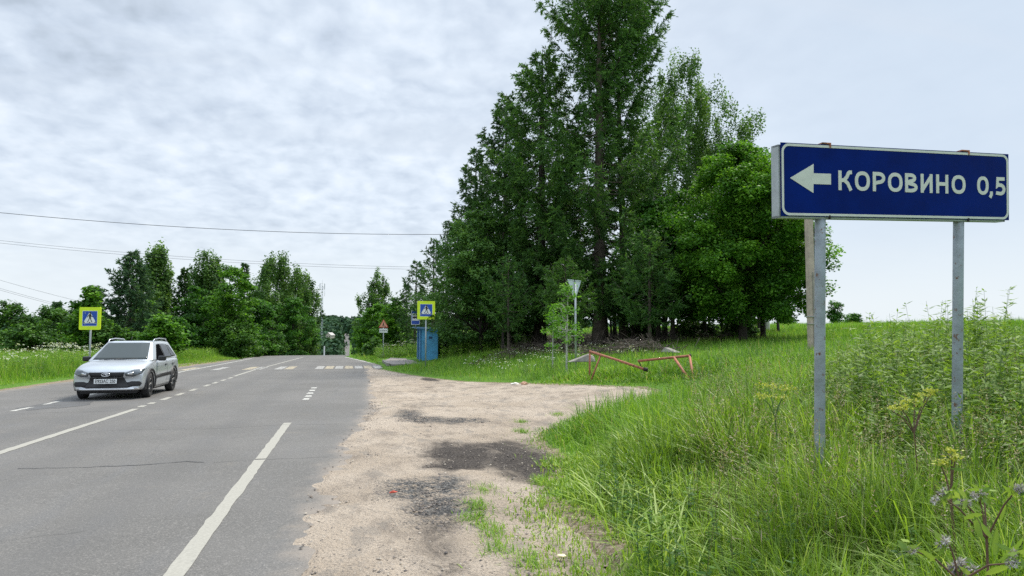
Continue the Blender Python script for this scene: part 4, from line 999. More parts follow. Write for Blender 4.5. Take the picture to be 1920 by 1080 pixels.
            for k in range(5):
                a = 2*math.pi*k/5+.3
                for da in (-.16, .16):
                    b.tube([(xo*.75, .04*math.cos(a), .04*math.sin(a)), (xo, .19*math.cos(a+da), .19*math.sin(a+da))], .017, 6)
            b.tube([(xo*.6, 0, 0), (xo*1.0, 0, 0)], .05, 14)
            b.tube([(xo*.1, 0, 0), (xo*.15, 0, 0)], .19, 24)
            b.build('rim', rim, wh)
    # under-tray and axle so that nothing shows through
    MB().box((0, 2.04, .19), (1.30, 3.6, .06)).box((.0, .80, .25), (1.3, .12, .10)).box((.0, 3.27, .25), (1.3, .12, .10)).build('underbody', blackp, car)
    return car
make_car((-5.94, 19.62, float(road_z(19.9))+.002), 'silver estate car with roof rails driving towards the camera on the left lane')['label'] = 'silver estate car with roof rails and black wheel arches driving along the far lane'

# ------------------------------------------------------------------ trees
GR = 'trees beside the bus stop'; GL = 'trees along the left side of the road'
def P_(hw, d): return hw/F*d                 # half width in photo pixels -> metres at that depth
LP = [(.10, 4.0), (.2, 5.6), (.35, 5.9), (.45, 5.4), (.55, 3.9), (.65, 3.3), (.75, 3.6), (.85, 4.0), (.93, 3.5), (1, 1.8)]
conifer(gp(14.4, 39.9), 22.6, LP, M['larch'], 'tallest dark larch, thick trunk base, rising out of the top of the picture', 11, nbr=150, r0=.42, bexp=1.35, base=.10, elev=(-6, 34), twig=.105, tl=1.05, ncard=15, cl=.24, cw=.055, hang=.55, group=GR, gapz=(.50, .74, .75), name='larch_tree', barkm=M['bark'], upcurve=.3)
conifer(gp(16.3, 40.9), 23.2, [(.3, 1.2), (.5, 1.8), (.62, 2.0), (.7, 2.8), (.78, 4.2), (.88, 4.2), (.95, 3.2), (1, 1.3)], M['larch'], 'second tall larch stem close against the tallest one, with a wide top', 12, nbr=115, r0=.26, base=.30, elev=(8, 40), twig=.105, tl=1.0, ncard=15, cl=.24, cw=.055, hang=.5, group=GR, name='larch_tree', lean=.03)
conifer(gp(11.6, 43.2), 19.2, [(.08, 3.4), (.2, 4.4), (.35, 4.3), (.55, 3.6), (.75, 2.8), (.9, 1.7), (1, .3)], M['larch'], 'dense dark larch standing left of the tallest one over two black trunks', 13, nbr=150, r0=.38, bexp=1.2, base=.11, elev=(-12, 32), twig=.11, tl=1.0, ncard=14, cl=.24, cw=.06, hang=.5, group=GR, name='larch_tree', barkm=M['barkdark'])
conifer(gp(10.3, 47.5), 17.6, [(.08, 3.0), (.3, 3.8), (.5, 3.3), (.75, 2.2), (1, .3)], M['spruce'], 'dark conifer with a ragged outline left of the dense larch', 14, nbr=120, r0=.26, base=.10, elev=(-15, 35), twig=.15, tl=.95, ncard=13, cl=.25, cw=.07, group=GR, name='larch_tree')
conifer(gp(8.9, 51), 14.6, [(.05, 2.4), (.3, 3.0), (.6, 2.3), (1, .2)], M['spruce'], 'mid height conifer behind the pale green tree beside the shelter', 15, nbr=105, r0=.2, base=.08, elev=(-15, 35), twig=.16, tl=.85, ncard=12, cl=.25, cw=.07, group=GR, name='spruce_tree')
for i_, (px, d, top, hw, lab) in enumerate(((812, 60, 446, 44, 'dark spruce behind the blue shelter, nearest to it'), (778, 68, 488, 40, 'dark spruce left behind the bus stop sign'), (838, 56, 415, 46, 'dark spruce rising behind the pale green tree'))):
    q = pxp(px, d); Hh = (622-top)/F*d+1.5-q[2]
    w_ = P_(hw, d); conifer(q, Hh, [(.03, w_), (.3, w_*1.1), (.6, w_*.8), (.85, w_*.4), (1, .1)], M['spruce'], lab, 30+i_, nbr=75, r0=.16, base=.05, elev=(-15, 30), twig=.26, tl=.7, ncard=9, cl=.28, cw=.07, group=GR, name='spruce_tree')
# pale green leafy tree by the shelter
broadleaf(gp(8.1, 44.2), 8.9, [(.10, 2.2), (.25, 3.3), (.5, 3.4), (.72, 2.8), (.9, 1.7), (1, .5)], M['ash'], M['barkdark'], 'pale grey green leafy tree between the shelter and the larches', 21, 300, 150, .17, .62, .16, group=GR, stems=2)
# birch right of the larches
broadleaf(gp(24.3, 48), 20.8, [(.25, 2.4), (.4, 3.8), (.6, 4.6), (.75, 4.2), (.88, 2.9), (.97, 1.3), (1, .5)], M['birch'], M['barkbirch'], 'tall weeping birch with airy pale foliage right of the tallest larch', 22, 430, 180, .16, .75, .2, flat=1.5, droop=.55, name='birch_tree', group=GR)
broadleaf(gp(31.3, 49), 13.6, [(.25, 1.6), (.5, 2.4), (.75, 2.2), (1, .5)], M['birch'], M['barkbirch'], 'smaller birch peeping out behind the top of the big maple', 23, 110, 120, .15, .7, .14, flat=1.4, droop=.5, name='birch_tree', group=GR)
broadleaf(gp(20.8, 46.0), 14.8, [(.15, 1.9), (.4, 2.6), (.7, 2.2), (1, .4)], M['birch'], M['barkbirch'], 'thin birch with a pale forked stem behind the lower larch boughs', 24, 120, 110, .15, .7, .12, flat=1.3, droop=.4, name='birch_tree', group=GR)
# bright maples on the right
broadleaf(gp(19.4, 32.6), 10.1, [(.14, 2.5), (.3, 3.5), (.5, 3.55), (.7, 3.0), (.85, 2.2), (1, .7)], M['maple'], M['barkdark'], 'bright green dense maple in front of the other trees, right of the larches', 25, 420, 300, .145, .62, .19, group=GR, flat=.7, name='maple_tree')
broadleaf(gp(21.4, 33.9), 9.2, [(.17, 1.6), (.35, 2.35), (.6, 2.4), (.85, 1.8), (1, .6)], M['maple'], M['barkdark'], 'bright green maple reaching furthest right over the field, slim bare trunk', 26, 300, 260, .145, .6, .12, group=GR, flat=.7, name='maple_tree')
broadleaf(gp(17.2, 37.0), 8.0, [(.2, 2.2), (.45, 3.0), (.7, 2.5), (1, .6)], M['mapledeep'], M['barkdark'], 'deep green shaded maple between the larch and the bright maples', 27, 210, 160, .19, .65, .15, group=GR, flat=.45, name='maple_tree')
# lighter conifer boughs and young growth in front
conifer(gp(14.3, 32.5), 5.9, [(.2, 1.2), (.4, 2.1), (.6, 1.9), (.8, 1.2), (1, .1)], M['larch'], 'small dark larch with drooping boughs below the tallest tree', 41, nbr=60, r0=.09, base=.22, elev=(-10, 35), twig=.15, tl=.75, ncard=14, cl=.2, cw=.045, group=GR, name='larch_tree')
conifer(gp(10.0, 32.5), 4.6, [(.3, 1.0), (.5, 1.7), (.75, 1.2), (1, .1)], M['larchfresh'], 'small larch with light feathery boughs behind the bare triangular sign', 42, nbr=40, r0=.06, base=.28, elev=(-5, 35), twig=.15, tl=.7, ncard=13, cl=.2, cw=.045, group=GR, name='larch_tree')
conifer(gp(8.0, 36.0), 5.2, [(.3, .9), (.5, 1.5), (.75, 1.1), (1, .1)], M['larch'], 'small feathery larch left behind the bare triangular sign', 43, nbr=36, r0=.06, base=.22, elev=(-5, 35), twig=.15, tl=.7, ncard=12, cl=.2, cw=.045, group=GR, name='larch_tree')
q = pxp(1062, 24.5); broadleaf(q, 3.0, [(.35, .3), (.5, .62), (.75, .5), (1, .12)], M['lightgreen'], M['barkbirch'], 'light green sapling just left of the bare triangular sign', 44, 40, 42, .085, .24, .025, name='sapling')
q = pxp(1036, 26.5); broadleaf(q, 2.1, [(.45, .25), (.7, .38), (1, .15)], M['lightgreen'], M['barkbirch'], 'lower pale sapling on a thin grey stem, left of the other sapling', 45, 22, 36, .085, .2, .018, name='sapling')
# the dark row of slim trunks under the canopy
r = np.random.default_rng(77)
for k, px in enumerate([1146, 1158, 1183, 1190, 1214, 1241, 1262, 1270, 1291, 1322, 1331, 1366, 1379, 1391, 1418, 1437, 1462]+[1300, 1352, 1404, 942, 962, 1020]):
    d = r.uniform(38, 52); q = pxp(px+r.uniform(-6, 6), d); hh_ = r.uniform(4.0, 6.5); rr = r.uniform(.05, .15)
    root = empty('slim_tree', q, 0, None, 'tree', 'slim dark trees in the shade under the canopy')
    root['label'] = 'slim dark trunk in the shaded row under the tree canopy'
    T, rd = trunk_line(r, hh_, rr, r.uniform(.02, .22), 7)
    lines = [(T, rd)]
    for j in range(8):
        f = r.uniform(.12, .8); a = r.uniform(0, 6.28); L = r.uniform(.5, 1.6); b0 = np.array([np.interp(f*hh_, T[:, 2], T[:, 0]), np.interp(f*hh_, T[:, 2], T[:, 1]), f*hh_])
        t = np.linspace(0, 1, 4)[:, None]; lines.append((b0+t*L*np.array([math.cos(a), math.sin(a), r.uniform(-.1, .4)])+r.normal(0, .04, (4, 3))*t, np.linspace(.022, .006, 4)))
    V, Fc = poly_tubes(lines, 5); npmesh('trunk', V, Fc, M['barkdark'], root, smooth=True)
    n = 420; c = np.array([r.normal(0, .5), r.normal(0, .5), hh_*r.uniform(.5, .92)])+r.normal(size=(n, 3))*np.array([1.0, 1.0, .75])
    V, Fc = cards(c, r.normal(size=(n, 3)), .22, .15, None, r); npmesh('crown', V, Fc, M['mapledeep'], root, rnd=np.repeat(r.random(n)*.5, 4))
# undergrowth and brown litter below the trees
n = 5200; y = r.uniform(33, 62, n); x = y*.36+r.uniform(-5.5, 9.5, n); z = H(x, y)
D = r.normal(size=(n, 3))*np.array([.8, .8, .35])+np.array([0, 0, .12]); D = unit(D)*r.uniform(.25, 1.1, (n, 1))
P0 = np.stack([x, y, z+r.uniform(0, .35, n)], 1); V, Fc = tubes_np(P0, P0+D, .011, .004, 3)
tag(npmesh('dead_twigs', V, Fc, M['dry']), 'tangle of fallen dead twigs in the shade under the trees', 'twigs', kind='stuff')
n = 16000; y = r.uniform(33, 62, n); x = y*.36+r.uniform(-6.5, 9.5, n); z = H(x, y)
V, Fc = cards(np.stack([x, y, z+.02+r.random(n)*.08], 1), r.normal(size=(n, 3))*np.array([1, 1, .2]), .22, .16, unit(np.stack([r.normal(0, .3, n), r.normal(0, .3, n), np.ones(n)], 1)), r)
tag(npmesh('fallen_leaves', V, Fc, leafmat('leaf_litter', [(0, (.03, .022, .015)), (1, (.11, .08, .05))], .1), rnd=np.repeat(r.random(n), 4)), 'dark leaf litter covering the soil under the trees', 'leaf litter', kind='stuff')
# ---- left side of the road: (kind, px, depth, top row, half width px, label)
LT = [('pine', 243, 60, 470, 62, 'tall dark pine with open tufted boughs behind the car'),
      ('birch', 292, 68, 466, 30, 'airy birch top just right of the tall dark pine'),
      ('pine', 176, 58, 540, 26, 'small dark pine left of the tall one'),
      ('spruce', 345, 70, 503, 34, 'dark spruce between the pine and the leafy trees'),
      ('birch', 388, 76, 478, 34, 'tall leafy birch standing out of the middle trees'),
      ('mapledeep', 372, 66, 540, 44, 'rounded green tree below the tall leafy birch'),
      ('maple', 432, 64, 502, 52, 'bright leafy maple in the middle of the left row'),
      ('spruce', 457, 74, 492, 20, 'thin dark spruce spire behind the bright leafy maple'),
      ('birch', 520, 92, 483, 52, 'big birch with hanging foliage in the left row'),
      ('birch', 562, 98, 512, 36, 'last hanging birch of the left row, next to the mast'),
      ('mapledeep', 482, 76, 560, 44, 'dark green tree in front of the big birch'),
      ('maple', 302, 50, 592, 36, 'low light green maple bush just right of the car roof'),
      ('maple', 168, 52, 545, 34, 'light green tree top above the left crossing sign'),
      ('bush', 508, 80, 610, 26, 'low light bush below the big birch'),
      ('bush', 580, 112, 600, 18, 'light green bush at the crest left of the mast'),
      ('bush', 20, 58, 572, 52, 'dark rounded bush at the left picture edge'),
      ('bush', 92, 64, 578, 56, 'dark rounded hedge tree second from the left edge'),
      ('bush', 138, 60, 582, 44, 'dense green hedge tree left of the crossing sign'),
      ('bush', 55, 52, 612, 50, 'low hedge bush in front of the dark rounded ones'),
      ('bush', -40, 56, 585, 55, 'wide hedge bush cut by the left picture edge'),
      ('pine', 105, 74, 566, 24, 'small dark pine top peeping over the hedge trees'),
      ('bush', 215, 52, 610, 44, 'dark understorey bush below the tall pine'),
      ('mapledeep', 335, 60, 600, 36, 'dark understorey tree between pine and maple'),
      ('mapledeep', 410, 78, 520, 50, 'full green tree filling the gap between the leafy birch and the maple'),
      ('mapledeep', 548, 88, 560, 46, 'full green tree below the hanging birches'),
      ('bush', 440, 62, 606, 40, 'green undergrowth bush at the foot of the bright maple'),
      ('maple', 270, 64, 560, 34, 'green leafy tree between the tall pine and the airy birch')]
for i_, (kd, px, d, top, hw, lab) in enumerate(LT):
    q = pxp(px, d); Hh = max(1.5, (622-top)/F*d+1.5-q[2]); w_ = P_(hw, d); sd_ = 100+i_
    if kd in ('pine', 'spruce'):
        pr_ = [(.06, w_*.85), (.25, w_), (.5, w_*.85), (.75, w_*.5), (1, .1)]
        conifer(q, Hh, pr_, M[kd], lab, sd_, nbr=int(75+20*w_), r0=.14, base=.05, elev=(-8, 48) if kd == 'pine' else (-15, 30), twig=.22 if kd == 'pine' else .2, tl=.75, ncard=12, cl=.30, cw=.085, group=GL, name=kd+'_tree', upcurve=.35 if kd == 'pine' else .15)
    elif kd == 'birch':
        broadleaf(q, Hh, [(.10, w_*.75), (.35, w_), (.65, w_*1.0), (.85, w_*.8), (1, w_*.35)], M['birch'], M['barkbirch'], lab, sd_, int(90+55*w_), 110, .26, .8, .14, flat=1.4, droop=.45, name='birch_tree', group=GL)
    elif kd == 'bush':
        broadleaf(q, Hh, [(.02, w_*.9), (.3, w_), (.6, w_*.9), (.85, w_*.6), (1, w_*.25)], M['bushgreen'], M['barkdark'], lab, sd_, int(40+30*w_), 95, .22, .5, .08, flat=.8, name='bush', group='bushes and hedge trees at the roadside')
    else:
        broadleaf(q, Hh, [(.04, w_*.85), (.3, w_), (.6, w_*.9), (.85, w_*.6), (1, w_*.2)], M[kd], M['barkdark'], lab, sd_, int(50+34*w_), 100, .24, .62, .14, flat=.5, name='maple_tree', group=GL)
# right of the road beyond the shelter
for i_, (kd, px, d, top, hw, lab) in enumerate((('birch', 706, 104, 508, 36, 'tall birch standing behind the rounded maple beyond the road works sign'), ('maple', 712, 76, 572, 46, 'rounded bright maple bush behind the road works sign'), ('maple', 742, 70, 560, 32, 'lower leafy bush between the rounded maple and the bus stop sign'), ('mapledeep', 690, 92, 600, 22, 'dark bush on the crest at the right road edge'), ('spruce', 762, 84, 530, 26, 'small dark spruce between birch and bus stop'), ('bush', 700, 62, 645, 16, 'small low bush at the foot of the road works sign'), ('bush', 845, 49, 622, 40, 'dark undergrowth bush right of the shelter'), ('bush', 905, 50, 628, 30, 'dark undergrowth bush below the pale green tree'), ('bush', 1205, 44, 612, 30, 'shaded bush under the canopy right of the thick larch trunk'), ('bush', 1305, 42, 606, 34, 'shaded bush under the canopy below the dense bright maple'), ('bush', 985, 47, 618, 26, 'shaded bush between the black larch trunks and the pale green tree'), ('bush', 1385, 40, 612, 22, 'small shaded bush below the right edge of the bright maple'))):
    q = pxp(px, d); Hh = max(1.0, (622-top)/F*d+1.5-q[2]); w_ = P_(hw, d)
    if kd == 'spruce': conifer(q, Hh, [(.06, w_), (.5, w_*.8), (1, .1)], M['spruce'], lab, 150+i_, nbr=60, r0=.12, base=.05, twig=.28, tl=.65, ncard=9, cl=.32, cw=.08, group=GR, name='spruce_tree')
    elif kd == 'birch': broadleaf(q, Hh, [(.12, w_*.8), (.4, w_), (.7, w_*.8), (1, w_*.2)], M['birch'], M['barkbirch'], lab, 150+i_, 150, 95, .28, .75, .14, flat=1.3, droop=.4, name='birch_tree', group=GR)
    else: broadleaf(q, Hh, [(.02, w_*.9), (.3, w_), (.6, w_*.9), (.85, w_*.6), (1, w_*.2)], M[{'bush': 'bushgreen'}.get(kd, kd)], M['barkdark'], lab, 150+i_, int(50+40*w_), 100, .22, .55, .1, flat=.5, name='bush' if kd == 'bush' else 'maple_tree', group=GR)
# far field edge on the right
for i_, (px, d, top, hw, lab) in enumerate(((1475, 210, 594, 18, 'lone rounded tree far off on the field right of the maple trunk'), (1568, 120, 566, 16, 'dark bush on the field between the two sign posts'), (1600, 130, 588, 14, 'lighter bush on the field between the two sign posts'), (1412, 300, 598, 12, 'tiny distant tree on the field horizon'))):
    q = pxp(px, d); Hh = (622-top)/F*d+1.5-q[2]; w_ = P_(hw, d)
    broadleaf(q, max(Hh, 1.2), [(.02, w_*.9), (.5, w_), (.85, w_*.7), (1, w_*.3)], M['mapledeep'], M['barkdark'], lab, 170+i_, 60, 60, .3*d/130, .32*w_, .1, flat=.8, name='bush', group='distant bushes on the field')
# ---- valley: far-off wood on both slopes, one mass
r = np.random.default_rng(9); n = 1700
yy = 140+1500*r.random(n)**.75; side_ = np.where(r.random(n) < .72, -1, 1)
xx = -4-yy*.004+side_*(9+yy*.006+ (yy*.42)*r.random(n)**1.6)
k2 = 900; y2 = r.uniform(940, 1500, k2); x2 = r.uniform(-330, 190, k2); ok2 = (np.abs(x2+4) > 12) | (y2 > 1040)
k3 = 500; y3 = r.uniform(420, 1000, k3); x3 = -4-r.uniform(7, 75, k3)*y3/700
k4 = 260; y4 = r.uniform(560, 1000, k4); x4 = -4+r.uniform(8, 60, k4)
k5 = 170; y5 = r.uniform(380, 540, k5); x5 = -4-r.uniform(5, 28, k5)*y5/500
xx = np.concatenate([xx, x2[ok2], x3, x4, x5]); yy = np.concatenate([yy, y2[ok2], y3, y4, y5]); side_ = np.sign(xx+4)
hid = (side_ > 0) & (yy < 250); xx = xx[~hid]; yy = yy[~hid]; n = len(xx)
hd = np.where((np.abs(xx+12.6) < 14) & (yy > 546) & (yy < 575), 0, 1); xx, yy = xx[hd > 0], yy[hd > 0]; n = len(xx)
ht = np.clip(4+yy*.012, 4, 17)*r.uniform(.7, 1.25, n)*np.where((np.abs(xx+4) < 30) & (yy < 520), .55, 1)
msk = (xx < -8) & (xx > -36) & (yy > 380) & (yy < 545); ht = np.where(msk, r.uniform(8, 13.3, n), ht)
per = 150; ci = np.repeat(np.arange(n), per); u = unit(r.normal(size=(n*per, 3))); u[:, 2] = np.abs(u[:, 2])*1.0
wd_ = ht*r.uniform(.30, .45, n)
lump = 1+.25*np.sin(u[:, 0]*4+ci)+.2*np.sin(u[:, 1]*5+ci*2)
zg = road_z(yy)
Pc = np.stack([xx[ci]+u[:, 0]*wd_[ci]*lump, yy[ci]+u[:, 1]*wd_[ci]*lump, zg[ci]+ht[ci]*(.05+.95*u[:, 2]*np.minimum(lump, 1.15))], 1)
sz = ht[ci]*.22*r.uniform(.7, 1.3, n*per)
Nn = unit(u+r.normal(0, .35, u.shape)); Dd = np.cross(Nn, r.normal(size=u.shape))
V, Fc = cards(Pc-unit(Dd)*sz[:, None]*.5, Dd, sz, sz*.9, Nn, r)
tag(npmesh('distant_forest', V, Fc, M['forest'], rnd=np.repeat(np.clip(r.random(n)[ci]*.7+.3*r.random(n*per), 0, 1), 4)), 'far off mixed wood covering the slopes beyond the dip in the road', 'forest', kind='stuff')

# ------------------------------------------------------------------ grass, weeds and flowers
def herbs(name, x, y, hh_, seed, leafm, stemm, lab, nleaf=22, ll=.11, lw=.03, head=None, cat='weeds', rs=.004, lean=.12, upto=1.0):
    r = np.random.default_rng(seed); n = len(x); z = H(x, y)
    P0 = np.stack([x, y, z], 1); top = P0+np.stack([r.normal(0, lean, n)*hh_, r.normal(0, lean, n)*hh_, hh_], 1)
    V, Fc = tubes_np(P0, top, np.full(n, rs), rs*.4, 3)
    ci = np.repeat(np.arange(n), nleaf); u = r.uniform(.25, upto, len(ci)); Q = P0[ci]+(top-P0)[ci]*u[:, None]
    a = r.uniform(0, 6.28, len(ci)); D = np.stack([np.cos(a), np.sin(a), r.uniform(-.2, .7, len(ci))], 1)
    sc_ = (1.25-u*.75)*hh_[ci]**.5
    V2, F2 = cards(Q, D, ll*sc_*r.uniform(.6, 1.3, len(ci)), lw*sc_, np.stack([r.normal(0, .4, len(ci)), r.normal(0, .4, len(ci)), np.ones(len(ci))], 1), r)
    Vt = np.concatenate([V2, V]); Ft = np.concatenate([F2, Fc+len(V2)]); mi = np.concatenate([np.zeros(len(F2), int), np.ones(len(Fc), int)])
    rv = np.concatenate([np.repeat(np.clip(.5+.25*r.normal(size=len(ci)), 0, 1), 4), np.zeros(len(V))]); mats = [leafm, stemm]
    if head:
        hm, nh, hs, hr, hv = head
        hi = np.repeat(np.arange(n), nh); off = r.normal(size=(len(hi), 3))*np.array([hr, hr, hv])
        V3, F3 = cards(top[hi]+off, r.normal(size=(len(hi), 3)), hs*r.uniform(.6, 1.3, len(hi)), hs*(.8 if hs > .03 else .35), unit(r.normal(0, .5, (len(hi), 3))+[0, 0, 1]), r)
        Ft = np.concatenate([Ft, F3+len(Vt)]); Vt = np.concatenate([Vt, V3]); mi = np.concatenate([mi, np.full(len(F3), 2)]); rv = np.concatenate([rv, np.repeat(r.random(len(hi)), 4)]); mats.append(hm)
    return tag(npmesh(name, Vt, Ft, mats, rnd=rv, midx=mi), lab, cat, kind='stuff')
PLAT = np.array(pf)
def edge_dist(x, y):
    """metres from the nearest bare surface (gravel, asphalt, platform), negative on it"""
    e = -sdf(x, y, GRAVEL)
    e = np.where(y > 36, np.minimum(e, np.where(x > -4, x-r_right(y)-.15, 9)), e)
    e = np.minimum(e, np.where(x < 0, r_left(y)-.45-x, 99))
    e = np.where((x > -4) & (x < r_right(y)+.1), -1, e)
    return np.minimum(e, -sdf(x, y, PLAT)-.05)
def sample(n, r0, r1, a0=-27, a1=53, pw=1.0, seed=1):
    r = np.random.default_rng(seed); a = R(1)*r.uniform(a0, a1, n)
    u = r.random(n); d = (r0**pw+(r1**pw-r0**pw)*u)**(1/pw)
    return r, d*np.sin(a), d*np.cos(a), d
def gheight(x, y, e):
    n1 = fbm(x, y, .55, 40); n2 = vnoise(x, y, 2.2, 41)
    h = .10+.46*sm(.05, 1.5, e)*(.45+1.1*n1)*(.6+.8*n2)*(1+.35*sm(2.6, 3.8, x)*sm(14, 9, y))*(1-.25*sm(2.6, 1.6, x)*(y < 12))
    h *= 1-.35*sm(12, 20, y)*(x > 0)
    h *= 1-.75*np.exp(-np.hypot((x-1.8)/.75, (y-5.0)/1.9)**2)
    h *= 1-.65*np.exp(-((x-8.0)/1.5)**2-((y-15.6)/1.6)**2)
    h = np.where(x < -9, .08+.62*sm(.9, 3.2, e)*(.6+.8*n1), h)
    shade = sm(34, 37, y)*sm(.22, .28, x/y)*(1-sm(62, 66, y))*(x/y < .56)
    return h*(1-.7*shade), shade
def blades(name, x, y, h, w_, seed, m, bend=(.15, .9), segs=True, wind=(-.35, .1), label='', prob=None, colshift=0.0):
    r = np.random.default_rng(seed); n = len(x); z = H(x, y)-.03
    a = r.uniform(0, 2*np.pi, n); dx, dy = np.cos(a)+wind[0], np.sin(a)+wind[1]; l = np.hypot(dx, dy); dx /= l; dy /= l
    b = r.uniform(*bend, n); P = np.stack([x, y, z], 1); Dh = np.stack([dx, dy, 0*dx], 1); S = np.stack([-dy, dx, 0*dx], 1)
    tw = r.normal(0, .5, n)[:, None]; S = unit(S+Dh*tw)
    def pt(t): return P+Dh*(h*b*t*t*.9)[:, None]+np.array([0, 0, 1.])*(h*(t-.42*b*t**2.5))[:, None]
    w2 = (w_*r.uniform(.6, 1.3, n))[:, None]
    if segs:
        V = np.stack([P-S*w2*.4, P+S*w2*.4, pt(.45)-S*w2*.5, pt(.45)+S*w2*.5, pt(.8)-S*w2*.33, pt(.8)+S*w2*.33, pt(1.)], 1)
        T = np.array([(0, 1, 3), (0, 3, 2), (2, 3, 5), (2, 5, 4), (4, 5, 6)])
    else:
        V = np.stack([P-S*w2*.5, P+S*w2*.5, pt(1.)], 1); T = np.array([(0, 1, 2)])
    k = V.shape[1]; Fc = (T[None]+(np.arange(n)*k)[:, None, None]).reshape(-1, 3)
    patch = fbm(x, y, .45, 50)-.5; patch2 = vnoise(x, y, 1.7, 52)-.5
    rv = np.clip(.45+.24*r.normal(size=n)+.55*patch+.25*patch2+colshift, 0, .93); rv = np.where(r.random(n) < .04, 1, rv)
    o = npmesh(name, V.reshape(-1, 3), Fc, m, rnd=np.repeat(rv, k)); return tag(o, label, 'grass', kind='stuff')
def keep_mask(r, x, y, e):
    bare = fbm(x, y, 1.3, 60)
    p = sm(-.12, .35, e+(bare-.5)*.5)
    p = p*(1-.72*np.exp(-np.hypot((x-1.7)/.6, (y-5.4)/1.6)**2)*(bare > .35))
    _, sh_ = gheight(x, y, e); p = p*(1-.75*sh_)
    return r.random(len(x)) < p
for nm, n, r0_, r1_, pw, wd, seg, sd_, m_, lab in (
    ('near_grass', 130000, 2.2, 9, 1.15, .0105, True, 201, M['grasslong'], 'long arching grass blades filling the verge around the blue sign posts'),
    ('verge_grass', 150000, 8, 22, 1.1, .015, True, 202, M['grass'], 'green grass on the verge around the gravel turning'),
    ('far_verge_grass', 170000, 20, 62, 1.1, .034, False, 203, M['grass'], 'green grass along both verges farther down the road'),
    ('field_grass', 150000, 50, 260, .8, .10, False, 204, M['grass'], 'rough grass of the open field')):
    r, x, y, d = sample(n, r0_, r1_, pw=pw, seed=sd_)
    e = edge_dist(x, y); k = keep_mask(r, x, y, e); k &= ~((x < -8) & (y > 66)) & ~((x < 9) & (y > 72) & (x > -12)); x, y, e, d = x[k], y[k], e[k], d[k]
    h, sh_ = gheight(x, y, e); h = h*np.random.default_rng(sd_).uniform(.55, 1.25, len(x))
    if nm == 'field_grass': h = h*(.7+1.3*fbm(x, y, .06, 19))
    blades(nm, x, y, h, np.full(len(x), wd)*np.clip(d/((r0_+r1_)/2), .6, 1.6), sd_+50, m_, (.1, 1.1) if nm != 'near_grass' else (.1, 1.15), seg, label=lab, wind=(-.22, .08))
# left verge gets its own tall growth
r = np.random.default_rng(86); n = 2600; y = 20+r.random(n)*46; x = r_left(y)-2.4-r.random(n)*10
herbs('verge_herbs', x, y, r.uniform(.45, 1.0, n), 411, M['grass'], M['greenstem'], 'leafy yellow green herbs mixed into the growth on the far verge', 26, .2, .05)
r = np.random.default_rng(88); n = 90000
y = 20+r.random(n)**1.0*46; x = r_left(y)-1.3-r.random(n)*13
e = edge_dist(x, y); h = (.15+.75*sm(.9, 3.0, e)*(.6+.8*fbm(x, y, .5, 40)))*r.uniform(.6, 1.2, n)
blades('tall_verge_grass', x, y, h, np.full(n, .032), 301, M['grass'], (.1, .7), False, label='tall yellow green herbs on the far verge behind the car', colshift=.12)
r, x, y, d = sample(5500, 2.3, 9.5, 10, 53, 1.2, 777); e = edge_dist(x, y); k = (e > .7) & (r.random(len(x)) < sm(.25, .6, fbm(x, y, .9, 66))); x, y = x[k], y[k]
blades('broad_reed_grass', x, y, r.uniform(.3, .62, len(x)), np.full(len(x), .013), 778, M['grasslong'], (.6, 1.4), True, label='broad pale arching reed blades standing out of the near verge', colshift=.14, wind=(.2, .1))
# thin short growth on the sandy edge
r = np.random.default_rng(99); n = 26000; y = 3.6+r.random(n)**1.5*14; x = r.uniform(.7, 7.4, n); s_ = sdf(x, y, GRAVEL)
k = (np.abs(s_+.05) < .55) & (r.random(n) < np.where(y < 7.2, .3, 1)) & (r.random(n) < np.exp(-np.maximum(s_, 0)/.16)*.75) & (fbm(x, y, 2.6, 71) > .42); x, y = x[k], y[k]; q = r.random(len(x)) < .55; x, y = x[q], y[q]
blades('sparse_edge_grass', x, y, r.uniform(.04, .14, len(x)), np.full(len(x), .008), 302, M['grass'], (.2, 1.2), True, label='thin short grass creeping onto the gravel edge', colshift=.15)
cl_ = np.array([(1.02, 5.9), (1.08, 5.5), (1.12, 6.35), (1.3, 7.0), (2.0, 7.3), (3.0, 12.4), (3.9, 13.2), (2.7, 11.2), (1.05, 5.05), (1.2, 4.7)]); ci = r.integers(0, len(cl_), 2600)
x = cl_[ci, 0]+r.normal(0, .06, 2600); y = cl_[ci, 1]+r.normal(0, .12, 2600)
blades('grass_tufts', x, y, r.uniform(.04, .15, 2600), np.full(2600, .006), 303, M['grass'], (.2, 1.2), True, label='small isolated grass tufts growing out of the sandy edge', colshift=.1)

r = np.random.default_rng(401); n = 2500
a = R(1)*r.uniform(28, 53, n); d = r.uniform(5.2, 17, n); x, y = d*np.sin(a), d*np.cos(a)
hh_ = (.55+1.25*fbm(x, y, .5, 80)*sm(34, 40, np.degrees(np.arctan2(x, y))))*r.uniform(.7, 1.15, n)*(1-.35*sm(11, 17, d))*(.5+.5*sm(5.5, 8.5, d)); k = edge_dist(x, y) > 1.2
herbs('tall_weeds', x[k], y[k], hh_[k], 402, M['weed'], M['greenstem'], 'tall leafy weeds standing against the sky around the right sign post', 46, .15, .036)
n = 1000; a = R(1)*r.uniform(27, 52, n); d = r.uniform(4.2, 13, n)**1.0; x, y = d*np.sin(a), d*np.cos(a); k = edge_dist(x, y) > .9; x, y = x[k], y[k]
herbs('seeding_grass', x, y, r.uniform(.55, 1.0, len(x))*(1+.15*(x > 6)), 403, M['drygrass'], M['drygrass'], 'thin grass stalks with beige seed heads among the weeds', 2, .10, .006, (M['drygrass'], 16, .020, .009, .06), 'grass', .0018, .18)
